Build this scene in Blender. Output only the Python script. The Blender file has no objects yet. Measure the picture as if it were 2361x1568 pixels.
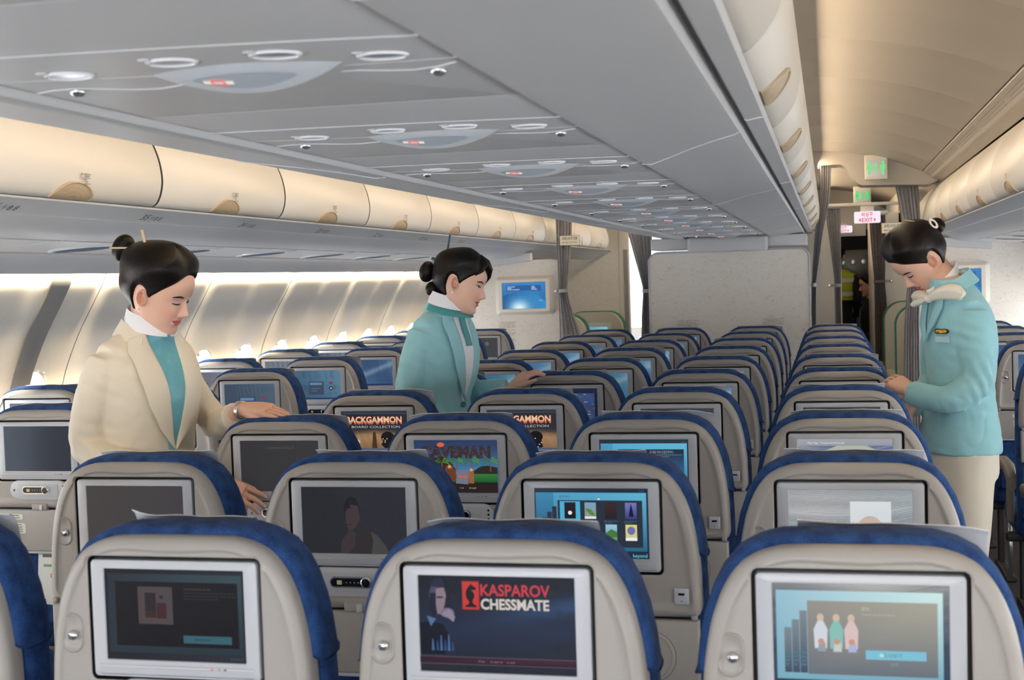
import bpy, bmesh, math, random
from mathutils import Vector, Matrix, Quaternion
S = bpy.context.scene
COL = S.collection
# ---------------------------------------------------------------- camera
YAW, PITCH, ROLL = 0.2331, 0.0453, -0.0317
fw = Vector((-math.sin(YAW)*math.cos(PITCH), math.cos(YAW)*math.cos(PITCH), -math.sin(PITCH)))
rt = Vector((math.cos(YAW), math.sin(YAW), 0)); up = rt.cross(fw)
rt2 = rt*math.cos(ROLL) + up*math.sin(ROLL); up2 = rt2.cross(fw)
cd = bpy.data.cameras.new('camera'); cam = bpy.data.objects.new('camera', cd); COL.objects.link(cam)
cd.sensor_width = 36; cd.sensor_fit = 'HORIZONTAL'; cd.lens = 3081.2/2361*36; cd.clip_start = 0.05
cam.matrix_world = Matrix((( rt2.x, up2.x, -fw.x, 0.7463), (rt2.y, up2.y, -fw.y, -1.8873), (rt2.z, up2.z, -fw.z, 1.5453), (0, 0, 0, 1)))
S.camera = cam
cd.dof.use_dof = True; cd.dof.focus_distance = 4.6; cd.dof.aperture_fstop = 9
# ---------------------------------------------------------------- world, light, exposure
w = bpy.data.worlds.new('daylight'); S.world = w; w.use_nodes = True
bgn = w.node_tree.nodes['Background']; bgn.inputs[0].default_value = (0.88, 0.94, 1.0, 1); bgn.inputs[1].default_value = 4.2
S.view_settings.view_transform = 'Standard'; S.view_settings.look = 'None'
S.view_settings.exposure = 0.0; S.view_settings.gamma = 1; S.view_settings.use_curve_mapping = False
S.cycles.use_denoising = True
S.cycles.max_bounces = 8; S.cycles.diffuse_bounces = 5; S.cycles.sample_clamp_indirect = 6.0
def area(name, loc, rot, sx, sy, col, watt, spread=math.pi):
    l = bpy.data.lights.new(name, 'AREA'); l.shape = 'RECTANGLE'; l.size = sx; l.size_y = sy
    l.color = col; l.energy = watt; l.spread = spread
    o = bpy.data.objects.new(name, l); COL.objects.link(o); o.location = loc; o.rotation_euler = rot
    return o
WARM = (1.0, 0.76, 0.50)
for s in (-1, 1):
    # cove strip lamps on top of the centre bins (wash the outboard bins), and behind the outboard bins (wash the dome)
    area('cove_lamp', (s*0.69, 4.0, 2.34), (0, s*math.radians(-72), 0), 0.05, 17, WARM, 54)
    area('cove_lamp', (s*1.50, 4.0, 2.185), (0, s*math.radians(150), 0), 0.03, 17, (1.0, 0.84, 0.64), 0.6)
    # lamp strip behind the valance above the window panels
    area('valance_lamp', (s*2.297, 3.2, 1.655), (0, s*math.radians(-22), 0), 0.014, 11, (1.0, 0.80, 0.54), 80, math.radians(54))
    # sunlit apron and sky seen through the row of windows
    area('apron_daylight', (s*3.3, 3.0, 0.75), (0, s*math.radians(97), 0), 1.6, 16, (0.90, 0.95, 1.0), 1900)
# added fill lamp before the closed rear wall, for seat backs and ceiling
area('rear_fill', (0, -8.2, 0.80), (math.radians(99), 0, 0), 4.6, 1.4, (0.95, 0.97, 1.0), 330)
# ---------------------------------------------------------------- materials
MATS = {}
def lin(c):
    return tuple(((v/255)/12.92 if v/255 <= 0.04045 else ((v/255+0.055)/1.055)**2.4) for v in c)
def mat(name, rgb, rough=0.5, metal=0.0, nscale=60, namt=0.04, bump=0.0, bscale=None, coat=0.0, sheen=0.0, emit=None, estr=0.0):
    """rgb in 0-255 sRGB reflectance"""
    if name in MATS: return MATS[name]
    m = bpy.data.materials.new(name); m.use_nodes = True; nt = m.node_tree; b = nt.nodes['Principled BSDF']
    c = lin(rgb)
    tc = nt.nodes.new('ShaderNodeTexCoord'); nz = nt.nodes.new('ShaderNodeTexNoise'); nz.inputs['Scale'].default_value = nscale
    nz.inputs['Detail'].default_value = 3
    nt.links.new(tc.outputs['Object'], nz.inputs['Vector'])
    mx = nt.nodes.new('ShaderNodeMix'); mx.data_type = 'RGBA'
    mx.inputs[6].default_value = tuple(v*(1-namt) for v in c)+(1,); mx.inputs[7].default_value = tuple(min(1, v*(1+namt)) for v in c)+(1,)
    nt.links.new(nz.outputs['Fac'], mx.inputs[0]); nt.links.new(mx.outputs[2], b.inputs['Base Color'])
    b.inputs['Roughness'].default_value = rough; b.inputs['Metallic'].default_value = metal
    b.inputs['Coat Weight'].default_value = coat; b.inputs['Sheen Weight'].default_value = sheen
    if bump:
        n2 = nt.nodes.new('ShaderNodeTexNoise'); n2.inputs['Scale'].default_value = bscale or nscale; n2.inputs['Detail'].default_value = 2
        nt.links.new(tc.outputs['Object'], n2.inputs['Vector'])
        bp = nt.nodes.new('ShaderNodeBump'); bp.inputs['Strength'].default_value = bump; bp.inputs['Distance'].default_value = 0.01
        nt.links.new(n2.outputs['Fac'], bp.inputs['Height']); nt.links.new(bp.outputs['Normal'], b.inputs['Normal'])
    if emit:
        b.inputs['Emission Color'].default_value = lin(emit)+(1,); b.inputs['Emission Strength'].default_value = estr
    MATS[name] = m
    return m
def emat(name):
    """picture material: glowing picture under glossy glass, colours from the attribute Col"""
    m = bpy.data.materials.new(name); m.use_nodes = True; nt = m.node_tree; b = nt.nodes['Principled BSDF']
    a = nt.nodes.new('ShaderNodeVertexColor'); a.layer_name = 'Col'
    b.inputs['Base Color'].default_value = (0.006, 0.006, 0.008, 1); b.inputs['Roughness'].default_value = 0.25; b.inputs['Specular IOR Level'].default_value = 0.12
    nt.links.new(a.outputs['Color'], b.inputs['Emission Color']); b.inputs['Emission Strength'].default_value = 1.0
    return m
def amat(name, rough=0.5):
    """printed matter: colours from the attribute Col"""
    m = bpy.data.materials.new(name); m.use_nodes = True; nt = m.node_tree; b = nt.nodes['Principled BSDF']
    a = nt.nodes.new('ShaderNodeVertexColor'); a.layer_name = 'Col'
    nt.links.new(a.outputs['Color'], b.inputs['Base Color']); b.inputs['Roughness'].default_value = rough
    return m
SCREEN = emat('screen_picture'); PRINT = amat('printed_ink')
SHELL = mat('seat_shell_plastic', (160, 156, 152), 0.42, nscale=400, namt=0.05, bump=0.06, bscale=900)
TRAYM = mat('tray_plastic', (164, 160, 155), 0.45, nscale=400, namt=0.04)
def fabric(name, c1, c2, scale=260):
    m = bpy.data.materials.new(name); m.use_nodes = True; nt = m.node_tree; b = nt.nodes['Principled BSDF']
    tc = nt.nodes.new('ShaderNodeTexCoord'); mp = nt.nodes.new('ShaderNodeMapping'); mp.inputs['Scale'].default_value = (1, 1, 3)
    nt.links.new(tc.outputs['Object'], mp.inputs[0])
    v = nt.nodes.new('ShaderNodeTexNoise'); v.inputs['Scale'].default_value = scale; v.inputs['Detail'].default_value = 2
    v2 = nt.nodes.new('ShaderNodeTexNoise'); v2.inputs['Scale'].default_value = 35
    nt.links.new(mp.outputs[0], v.inputs['Vector']); nt.links.new(tc.outputs['Object'], v2.inputs['Vector'])
    ad = nt.nodes.new('ShaderNodeMath'); ad.operation = 'ADD'; nt.links.new(v.outputs['Fac'], ad.inputs[0]); nt.links.new(v2.outputs['Fac'], ad.inputs[1])
    mr = nt.nodes.new('ShaderNodeMapRange'); mr.inputs[1].default_value = 0.75; mr.inputs[2].default_value = 1.25
    nt.links.new(ad.outputs[0], mr.inputs[0])
    mx = nt.nodes.new('ShaderNodeMix'); mx.data_type = 'RGBA'; mx.inputs[6].default_value = lin(c1)+(1,); mx.inputs[7].default_value = lin(c2)+(1,)
    nt.links.new(mr.outputs[0], mx.inputs[0]); nt.links.new(mx.outputs[2], b.inputs['Base Color'])
    b.inputs['Roughness'].default_value = 0.9; b.inputs['Sheen Weight'].default_value = 0.03; b.inputs['Specular IOR Level'].default_value = 0.2
    bp = nt.nodes.new('ShaderNodeBump'); bp.inputs['Strength'].default_value = 0.25; bp.inputs['Distance'].default_value = 0.002
    nt.links.new(v.outputs['Fac'], bp.inputs['Height']); nt.links.new(bp.outputs['Normal'], b.inputs['Normal'])
    MATS[name] = m
    return m
BLUE = fabric('blue_upholstery', (24, 48, 94), (44, 80, 136))
CREAMF = fabric('cream_green_upholstery', (196, 190, 172), (214, 208, 192))
GREENF = fabric('green_upholstery', (58, 116, 102), (92, 146, 130))
CURT = fabric('curtain_cloth', (156, 156, 160), (174, 174, 178), 500)
DARK = mat('dark_gap_plastic', (38, 36, 34), 0.7)
SILV = mat('screen_bezel_plastic', (184, 188, 196), 0.33, 0.0, nscale=300, namt=0.02)
GREYP = mat('grey_panel_plastic', (192, 194, 198), 0.35, nscale=200, namt=0.02)
CHROME = mat('polished_metal', (215, 218, 222), 0.22, 0.9)
BLACK = mat('black_gloss_plastic', (14, 14, 16), 0.2)
PAPER = mat('thin_white_cloth', (228, 232, 236), 0.75, nscale=300, bump=0.1)
STICK = mat('pale_sticker', (222, 224, 214), 0.5)
CEIL = mat('ceiling_panel_grey', (206, 208, 212), 0.36, nscale=120, namt=0.015, bump=0.015, bscale=500)
CEIL2 = mat('underbin_panel_grey', (210, 212, 216), 0.40, nscale=120, namt=0.015)
BIN = mat('bin_door_laminate', (228, 224, 216), 0.42, nscale=150, namt=0.015)
DOME = mat('dome_ceiling_laminate', (190, 185, 177), 0.5, nscale=80, namt=0.015)
WALLM = mat('window_panel_laminate', (238, 234, 224), 0.45, nscale=30, namt=0.03)
SEAM = mat('panel_seam_rubber', (70, 72, 76), 0.8)
LITE = mat('pale_edge_trim', (225, 228, 234), 0.3)
TAN = mat('tan_latch_plastic', (196, 176, 146), 0.35)
SIGND = mat('dark_sign_window', (96, 110, 128), 0.9)
for _m in (SIGND, CEIL2, CEIL): _m.node_tree.nodes['Principled BSDF'].inputs['Specular IOR Level'].default_value = 0.06 if _m is SIGND else 0.3
LENSM = mat('sign_housing_white', (215, 222, 230), 0.3)
SIGNG = mat('smoked_sign_window', (184, 194, 206), 0.4)
CARPET = mat('dark_carpet', (34, 38, 50), 0.95, nscale=300, namt=0.25, bump=0.3)
ARMM = mat('armrest_plastic', (128, 120, 112), 0.5)
DKMET = mat('dark_seat_frame', (52, 54, 58), 0.5, 0.4)
WARML = mat('warm_reading_strip', (230, 200, 160), 0.4, emit=(255, 190, 120), estr=0.35)
TAUPE = mat('grey_trim_panel', (150, 150, 148), 0.5)
def wallpaper():
    m = bpy.data.materials.new('cream_wallpaper'); m.use_nodes = True; nt = m.node_tree; b = nt.nodes['Principled BSDF']
    tc = nt.nodes.new('ShaderNodeTexCoord'); mp = nt.nodes.new('ShaderNodeMapping'); mp.inputs['Scale'].default_value = (1, 1, 2.4)
    nt.links.new(tc.outputs['Object'], mp.inputs[0])
    n = nt.nodes.new('ShaderNodeTexNoise'); n.inputs['Scale'].default_value = 16; n.inputs['Detail'].default_value = 3; n.inputs['Distortion'].default_value = 0.8
    nt.links.new(mp.outputs[0], n.inputs['Vector'])
    sb = nt.nodes.new('ShaderNodeMath'); sb.operation = 'SUBTRACT'; sb.inputs[1].default_value = 0.56; nt.links.new(n.outputs['Fac'], sb.inputs[0])
    ab = nt.nodes.new('ShaderNodeMath'); ab.operation = 'ABSOLUTE'; nt.links.new(sb.outputs[0], ab.inputs[0])
    mr = nt.nodes.new('ShaderNodeMapRange'); mr.inputs[1].default_value = 0.0; mr.inputs[2].default_value = 0.012
    nt.links.new(ab.outputs[0], mr.inputs[0])
    mx = nt.nodes.new('ShaderNodeMix'); mx.data_type = 'RGBA'; mx.inputs[6].default_value = lin((196, 188, 176))+(1,); mx.inputs[7].default_value = lin((232, 227, 220))+(1,)
    nt.links.new(mr.outputs[0], mx.inputs[0]); nt.links.new(mx.outputs[2], b.inputs['Base Color']); b.inputs['Roughness'].default_value = 0.6
    return m
WPAPER = wallpaper()
def glass():
    m = bpy.data.materials.new('window_glass'); m.use_nodes = True; nt = m.node_tree
    for n in list(nt.nodes): nt.nodes.remove(n)
    o = nt.nodes.new('ShaderNodeOutputMaterial'); t = nt.nodes.new('ShaderNodeBsdfTransparent'); g = nt.nodes.new('ShaderNodeBsdfGlossy')
    g.inputs['Roughness'].default_value = 0.05; x = nt.nodes.new('ShaderNodeMixShader'); x.inputs[0].default_value = 0.06
    t.inputs[0].default_value = (0.97, 0.98, 1, 1)
    nt.links.new(t.outputs[0], x.inputs[1]); nt.links.new(g.outputs[0], x.inputs[2]); nt.links.new(x.outputs[0], o.inputs[0])
    return m
GLASS = glass()
# ---------------------------------------------------------------- mesh helpers
class MB:
    def __init__(s): s.v = []; s.f = []; s.m = []; s.c = []; s.mats = []
    def mi(s, m):
        if m not in s.mats: s.mats.append(m)
        return s.mats.index(m)
    def add(s, vs, fs, m, col=None):
        b = len(s.v); s.v += [tuple(v) for v in vs]; k = s.mi(m)
        if col is None: cc = [(1, 1, 1)]*len(vs)
        elif isinstance(col, list): cc = col
        else: cc = [col]*len(vs)
        s.c += cc
        for f in fs: s.f.append(tuple(b+i for i in f)); s.m.append(k)
    def rings(s, rs, m, close=True, cap0=True, cap1=True, col=None, ms=None):
        """loft through rings of equal vertex count"""
        n = len(rs[0]); vs = [p for r in rs for p in r]
        b = len(s.v); s.v += [tuple(v) for v in vs]; s.c += [col or (1, 1, 1)]*len(vs)
        rng = range(n if close else n-1)
        for j in range(len(rs)-1):
            k = s.mi(ms[j] if ms else m)
            for i in rng:
                i2 = (i+1) % n
                s.f.append((b+j*n+i, b+j*n+i2, b+(j+1)*n+i2, b+(j+1)*n+i)); s.m.append(k)
        if close and cap0: s.f.append(tuple(b+i for i in range(n))[::-1]); s.m.append(s.mi(ms[0] if ms else m))
        if close and cap1: s.f.append(tuple(b+(len(rs)-1)*n+i for i in range(n))); s.m.append(s.mi(ms[-1] if ms else m))
    def box(s, c, d, m, bev=0.0, rot=None, col=None):
        x, y, z = d[0]/2, d[1]/2, d[2]/2
        bev = min(bev, x*.95, y*.95, z*.95)
        R = rot or Matrix.Identity(3); c = Vector(c)
        if bev <= 0:
            vs = [(-x, -y, -z), (x, -y, -z), (x, y, -z), (-x, y, -z), (-x, -y, z), (x, -y, z), (x, y, z), (-x, y, z)]
            fs = [(0, 3, 2, 1), (4, 5, 6, 7), (0, 1, 5, 4), (1, 2, 6, 5), (2, 3, 7, 6), (3, 0, 4, 7)]
            s.add([c+R@Vector(v) for v in vs], fs, m, col); return
        k = 3
        o = rrect(2*x, 2*y, min(bev*1.2, x*.98, y*.98), 4)
        o2 = rrect(2*(x-bev), 2*(y-bev), max(min(bev*1.2, x*.98, y*.98)-bev, 0.0005), 4)
        rs = []
        for i in range(k+1):
            a = i/k*math.pi/2; t = 1-math.sin(a); zz = -z+bev*(1-math.cos(a))
            rs.append([(p[0]+(q[0]-p[0])*t, p[1]+(q[1]-p[1])*t, zz) for p, q in zip(o, o2)])
        for i in range(k, -1, -1):
            a = i/k*math.pi/2; t = 1-math.sin(a); zz = z-bev*(1-math.cos(a))
            rs.append([(p[0]+(q[0]-p[0])*t, p[1]+(q[1]-p[1])*t, zz) for p, q in zip(o, o2)])
        s.rings([[c+R@Vector(p) for p in r] for r in rs], m, col=col)
    def tube(s, pts, r, m, n=10, caps=True, col=None):
        pts = [Vector(p) for p in pts]; rs = []
        N = len(pts); rad = r if isinstance(r, (list, tuple)) else [r]*N
        t0 = (pts[1]-pts[0]).normalized(); a = Vector((0, 0, 1)) if abs(t0.z) < .9 else Vector((1, 0, 0))
        u = t0.cross(a).normalized()
        for i in range(N):
            t = (pts[min(i+1, N-1)]-pts[max(i-1, 0)]).normalized()
            u = (u-t*u.dot(t)).normalized(); v = t.cross(u)
            rs.append([pts[i]+(u*math.cos(2*math.pi*k/n)+v*math.sin(2*math.pi*k/n))*rad[i] for k in range(n)])
        s.rings(rs, m, cap0=caps, cap1=caps, col=col)
    def ell(s, c, r, m, nu=20, nv=12, rot=None, col=None):
        R = rot or Matrix.Identity(3); c = Vector(c); rs = []
        for j in range(1, nv):
            ph = math.pi*j/nv
            rs.append([c+R@Vector((r[0]*math.sin(ph)*math.cos(2*math.pi*i/nu), r[1]*math.sin(ph)*math.sin(2*math.pi*i/nu), -r[2]*math.cos(ph))) for i in range(nu)])
        s.rings(rs, m, col=col)
    def build(s, name, parent=None, smooth=True, angle=40, mods=None):
        me = bpy.data.meshes.new(name); me.from_pydata(s.v, [], s.f)
        for m in s.mats: me.materials.append(m)
        me.polygons.foreach_set('material_index', s.m)
        ca = me.color_attributes.new('Col', 'FLOAT_COLOR', 'POINT')
        flat = []
        for c in s.c: flat += [c[0], c[1], c[2], 1.0]
        ca.data.foreach_set('color', flat)
        me.validate(); me.update()
        if smooth:
            me.polygons.foreach_set('use_smooth', [True]*len(me.polygons)); me.set_sharp_from_angle(angle=math.radians(angle))
        o = bpy.data.objects.new(name, me); COL.objects.link(o)
        if parent: o.parent = parent
        return o
def rrect(wd, ht, r, n=5):
    x, y = wd/2, ht/2; out = []
    for cx, cy, a0 in ((x-r, y-r, 0), (-x+r, y-r, 90), (-x+r, -y+r, 180), (x-r, -y+r, 270)):
        for i in range(n+1):
            a = math.radians(a0+90*i/n); out.append((cx+r*math.cos(a), cy+r*math.sin(a)))
    return out
def tag(o, label=None, cat=None, group=None, kind=None):
    if label: o['label'] = label
    if cat: o['category'] = cat
    if group: o['group'] = group
    if kind: o['kind'] = kind
    return o
def thing(name, loc, label, cat, group=None, rz=0):
    o = bpy.data.objects.new(name, None); o.empty_display_size = .1; COL.objects.link(o); o.location = loc; o.rotation_euler = (0, 0, rz)
    return tag(o, label, cat, group)
def copy_tree(o, parent=None):
    c = o.copy(); COL.objects.link(c); c.parent = parent
    for ch in o.children: copy_tree(ch, c)
    return c
def smoothstep(a, b, x):
    t = max(0, min(1, (x-a)/(b-a))); return t*t*(3-2*t)
def interp(tab, x):
    """piecewise cubic (Catmull) interpolation in a table [(x, v), ...]"""
    n = len(tab)
    if x <= tab[0][0]: return tab[0][1]
    if x >= tab[-1][0]: return tab[-1][1]
    for i in range(n-1):
        if tab[i][0] <= x <= tab[i+1][0]: break
    x0, y0 = tab[i]; x1, y1 = tab[i+1]; h = x1-x0; t = (x-x0)/h
    def sl(k):
        if k <= 0: return (tab[1][1]-tab[0][1])/(tab[1][0]-tab[0][0])
        if k >= n-1: return (tab[-1][1]-tab[-2][1])/(tab[-1][0]-tab[-2][0])
        return (tab[k+1][1]-tab[k-1][1])/(tab[k+1][0]-tab[k-1][0])
    m0, m1 = sl(i)*h, sl(i+1)*h
    return (2*t**3-3*t*t+1)*y0+(t**3-2*t*t+t)*m0+(-2*t**3+3*t*t)*y1+(t**3-t*t)*m1
_TX = {}
def text_mesh(txt, bold=0.0):
    """flat lettering as (verts, faces), height of a capital = 1, starting at x = 0"""
    k = (txt, bold)
    if k in _TX: return _TX[k]
    cu = bpy.data.curves.new('t', 'FONT'); cu.body = txt; cu.size = 1.0; cu.offset = bold; cu.resolution_u = 3
    ob = bpy.data.objects.new('t', cu); COL.objects.link(ob); bpy.context.view_layer.update()
    me = ob.to_mesh(); vs = [tuple(v.co) for v in me.vertices]; fs = [tuple(p.vertices) for p in me.polygons]
    ob.to_mesh_clear(); bpy.data.objects.remove(ob); bpy.data.curves.remove(cu)
    if vs:
        x0 = min(v[0] for v in vs); x1 = max(v[0] for v in vs)
        vs = [((v[0]-x0)/0.7, v[1]/0.7, 0) for v in vs]; wd = (x1-x0)/0.7
    else: wd = 1
    _TX[k] = (vs, fs, wd); return _TX[k]
def put_text(mb, txt, org, ux, uz, h, m, col=(0, 0, 0), width=None, align='l', bold=0.0):
    """letters with their lower left corner at org, running along ux, upright along uz"""
    vs, fs, wd = text_mesh(txt, bold); ux = Vector(ux); uz = Vector(uz); org = Vector(org)
    sx = h if width is None else width/wd
    off = {'l': 0, 'c': -wd*sx/2, 'r': -wd*sx}[align]
    mb.add([org+ux*(v[0]*sx+off)+uz*(v[1]*h) for v in vs], fs, m, col)
# ================================================================ the cabin shell
YB, YE = -8.5, 12.4          # rear bulkhead, end of the cabin
FR = 1.0668                  # frame pitch
trim_n = [0]
def struct(o): return tag(o, kind='structure')
def extr(mb, prof, ys, m, s=1, closed=False):
    """sweep profile [(x, z)] through the y stations [(y, dz)]"""
    mb.rings([[(s*x, y, z+dz) for x, z in prof] for y, dz in ys], m, close=closed, cap0=closed, cap1=closed)
def trim(prof, y0, y1, m, s=1, closed=False, name=None):
    mb = MB(); extr(mb, prof, [(y0, 0), (y1, 0)], m, s, closed); trim_n[0] += 1
    return struct(mb.build(name or 'trim_%d' % trim_n[0], smooth=True, angle=30))
def fine(prof, n=4):
    """smooth a polyline profile"""
    out = []
    P = [prof[0]]+list(prof)+[prof[-1]]
    for i in range(1, len(P)-2):
        p0, p1, p2, p3 = P[i-1], P[i], P[i+1], P[i+2]
        for k in range(n):
            t = k/n
            out.append(tuple(0.5*((2*p1[j])+(-p0[j]+p2[j])*t+(2*p0[j]-5*p1[j]+4*p2[j]-p3[j])*t*t+(-p0[j]+3*p1[j]-3*p2[j]+p3[j])*t**3) for j in range(2)))
    out.append(tuple(prof[-1])); return out
# floor
mb = MB(); mb.box((0, 4.8, -0.03), (5.4, 27, 0.06), CARPET); struct(mb.build('floor'))
# outer hull above (closes everything over the bins)
hull = [(-2.36, 1.69), (-2.42, 2.1), (-1.9, 2.6), (1.9, 2.6), (2.42, 2.1), (2.36, 1.69)]
mb = MB(); extr(mb, hull, [(YB, 0), (18, 0)], DOME); struct(mb.build('ceiling'))
mb = MB(); mb.box((0, YB-.05, 1.3), (5.4, .1, 2.7), DOME); struct(mb.build('wall_rear'))
# side walls with window openings
wprof = fine([(2.325, 1.70), (2.325, 1.612), (2.385, 1.50), (2.46, 1.375), (2.522, 1.245), (2.555, 1.15), (2.585, 1.0), (2.60, 0.82), (2.60, 0.5), (2.56, 0.2), (2.5, 0.0)], 5)
ARC = [0]
for a, b in zip(wprof, wprof[1:]): ARC.append(ARC[-1]+math.dist(a, b))
def wall_at(arc):
    for i in range(len(ARC)-1):
        if ARC[i] <= arc <= ARC[i+1]:
            t = (arc-ARC[i])/(ARC[i+1]-ARC[i]); a, b = wprof[i], wprof[i+1]
            return (a[0]+(b[0]-a[0])*t, a[1]+(b[1]-a[1])*t, Vector((b[1]-a[1], 0, -(b[0]-a[0]))).normalized())
    a, b = wprof[-2], wprof[-1]; return (b[0], b[1], Vector((-1, 0, 0)))
WC = next(ARC[i] for i in range(len(ARC)) if wprof[i][1] < 1.035)      # arc length of a window's centre
WW, WH, WR = 0.235, 0.37, 0.105
WY = [3.14+.5334*k for k in range(-20, 11)]
def wallpt(y, arc):
    x, z, n = wall_at(arc)
    ph = ((y-4.48)/FR) % 1.0
    d = min(ph, 1-ph)*FR           # distance to the nearest seam
    o = 0.012*math.exp(-(d/0.045)**2) + 0.005*math.exp(-((abs(d-FR/2))/0.05)**2)
    fade = smoothstep(0, .12, arc)*smoothstep(ARC[-1], .9, arc)
    x2 = x+o*fade*(1 if n.x < 0 else 1)*abs(n.x); z2 = z+o*fade*abs(n.z)
    return (x2, y, z2)
def side_wall(s):
    mb = MB(); m = WALLM
    y0, y1, dy = YB, 8.92, 0.0225
    ny = int((y1-y0)/dy); na = 60
    arcs = [ARC[-1]*i/na for i in range(na+1)]
    # add a dense band around the windows
    arcs = sorted(set([round(a, 4) for a in arcs]+[round(WC+WH/2*k/5, 4) for k in range(-6, 7)]+[round(WC+WH/2*k/10, 4) for k in range(-12, 13)]))
    ys = [y0+(y1-y0)*i/ny for i in range(ny+1)]
    EE = .010
    def inside(y, a):
        if abs(a-WC) > WH/2+EE: return False
        w = 3.14+.5334*round((y-3.14)/.5334)
        if w > WY[-1]+.1: return False
        return abs(y-w) < WW/2+EE and not (abs(y-w) > WW/2-WR and abs(a-WC) > WH/2-WR and math.hypot(abs(y-w)-(WW/2-WR), abs(a-WC)-(WH/2-WR)) > WR+EE)
    P = [[wallpt(y, a) for a in arcs] for y in ys]
    vs = [(s*p[0], p[1], p[2]) for r in P for p in r]; fs = []; nA = len(arcs)
    for i in range(len(ys)-1):
        for j in range(nA-1):
            yc = (ys[i]+ys[i+1])/2; ac = (arcs[j]+arcs[j+1])/2
            if inside(yc, ac): continue
            fs.append((i*nA+j, (i+1)*nA+j, (i+1)*nA+j+1, i*nA+j+1))
    mb.add(vs, fs, m)
    for k in range(-12, 5):
        y = 4.48+FR*k
        if YB < y < 8.9: mb.tube([(s*(wallpt(y, a)[0]-.0), y, wallpt(y, a)[2]) for a in arcs[1:70]], .0022, SEAM, n=6)
    return struct(mb.build('wall_left' if s < 0 else 'wall_right', angle=50))
side_wall(-1); side_wall(1)
wn = 0
for s in (-1, 1):
    for w_ in WY:
        if s > 0 and w_ > 8: continue
        wn += 1
        mb = MB(); x, z, n = wall_at(WC); n = Vector((s*n.x, 0, n.z)); u = Vector((0, 1, 0)); v = Vector((s*-n.z*s, 0, 0))
        xt, zt, _ = wall_at(WC-.05); v = (Vector((s*xt, 0, zt))-Vector((s*x, 0, z))).normalized(); nn = u.cross(v).normalized()
        if nn.x*s < 0: nn = -nn           # outwards
        c = Vector((s*x, w_, z)); rs = []
        for dw, off in ((.072, .000), (.066, -.003), (.030, -.007), (.006, -.004), (-.006, .012), (-.028, .055), (-.040, .060), (-.045, .075)):
            rs.append([c+u*a+v*b+nn*off for a, b in rrect(WW+dw, WH+dw, max(.02, WR+dw/2), 7)])
        mb.rings(rs, WALLM, cap0=False, cap1=False)
        gl = [c+u*a+v*b+nn*.066 for a, b in rrect(WW-.04, WH-.04, WR-.02, 7)]
        o = struct(mb.build('window_%d' % wn))
        g = MB(); g.add(gl, [tuple(range(len(gl)))], GLASS); g.build('pane', o)
        sh = MB(); pts = [(a, b) for a, b in rrect(WW-.03, WH-.03, WR-.015, 7)]
        hi = WH/2-.045
        top = [(a, max(b, hi)) for a, b in pts]
        sh.rings([[c+u*a+v*b+nn*.052 for a, b in top], [c+u*a+v*b+nn*.058 for a, b in top]], TAN); sh.build('shade', o)
# grey strip by the first left window, colour for a shadowed wall band
mb = MB(); mb.rings([[(-(wallpt(y, a)[0])+.012, y, wallpt(y, a)[2]) for y in (2.98, 3.02, 3.10, 3.12)] for a in [ARC[-1]*i/30 for i in range(1, 25)]], TAUPE, close=False)
struct(mb.build('trim_shadow_strip'))
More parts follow.
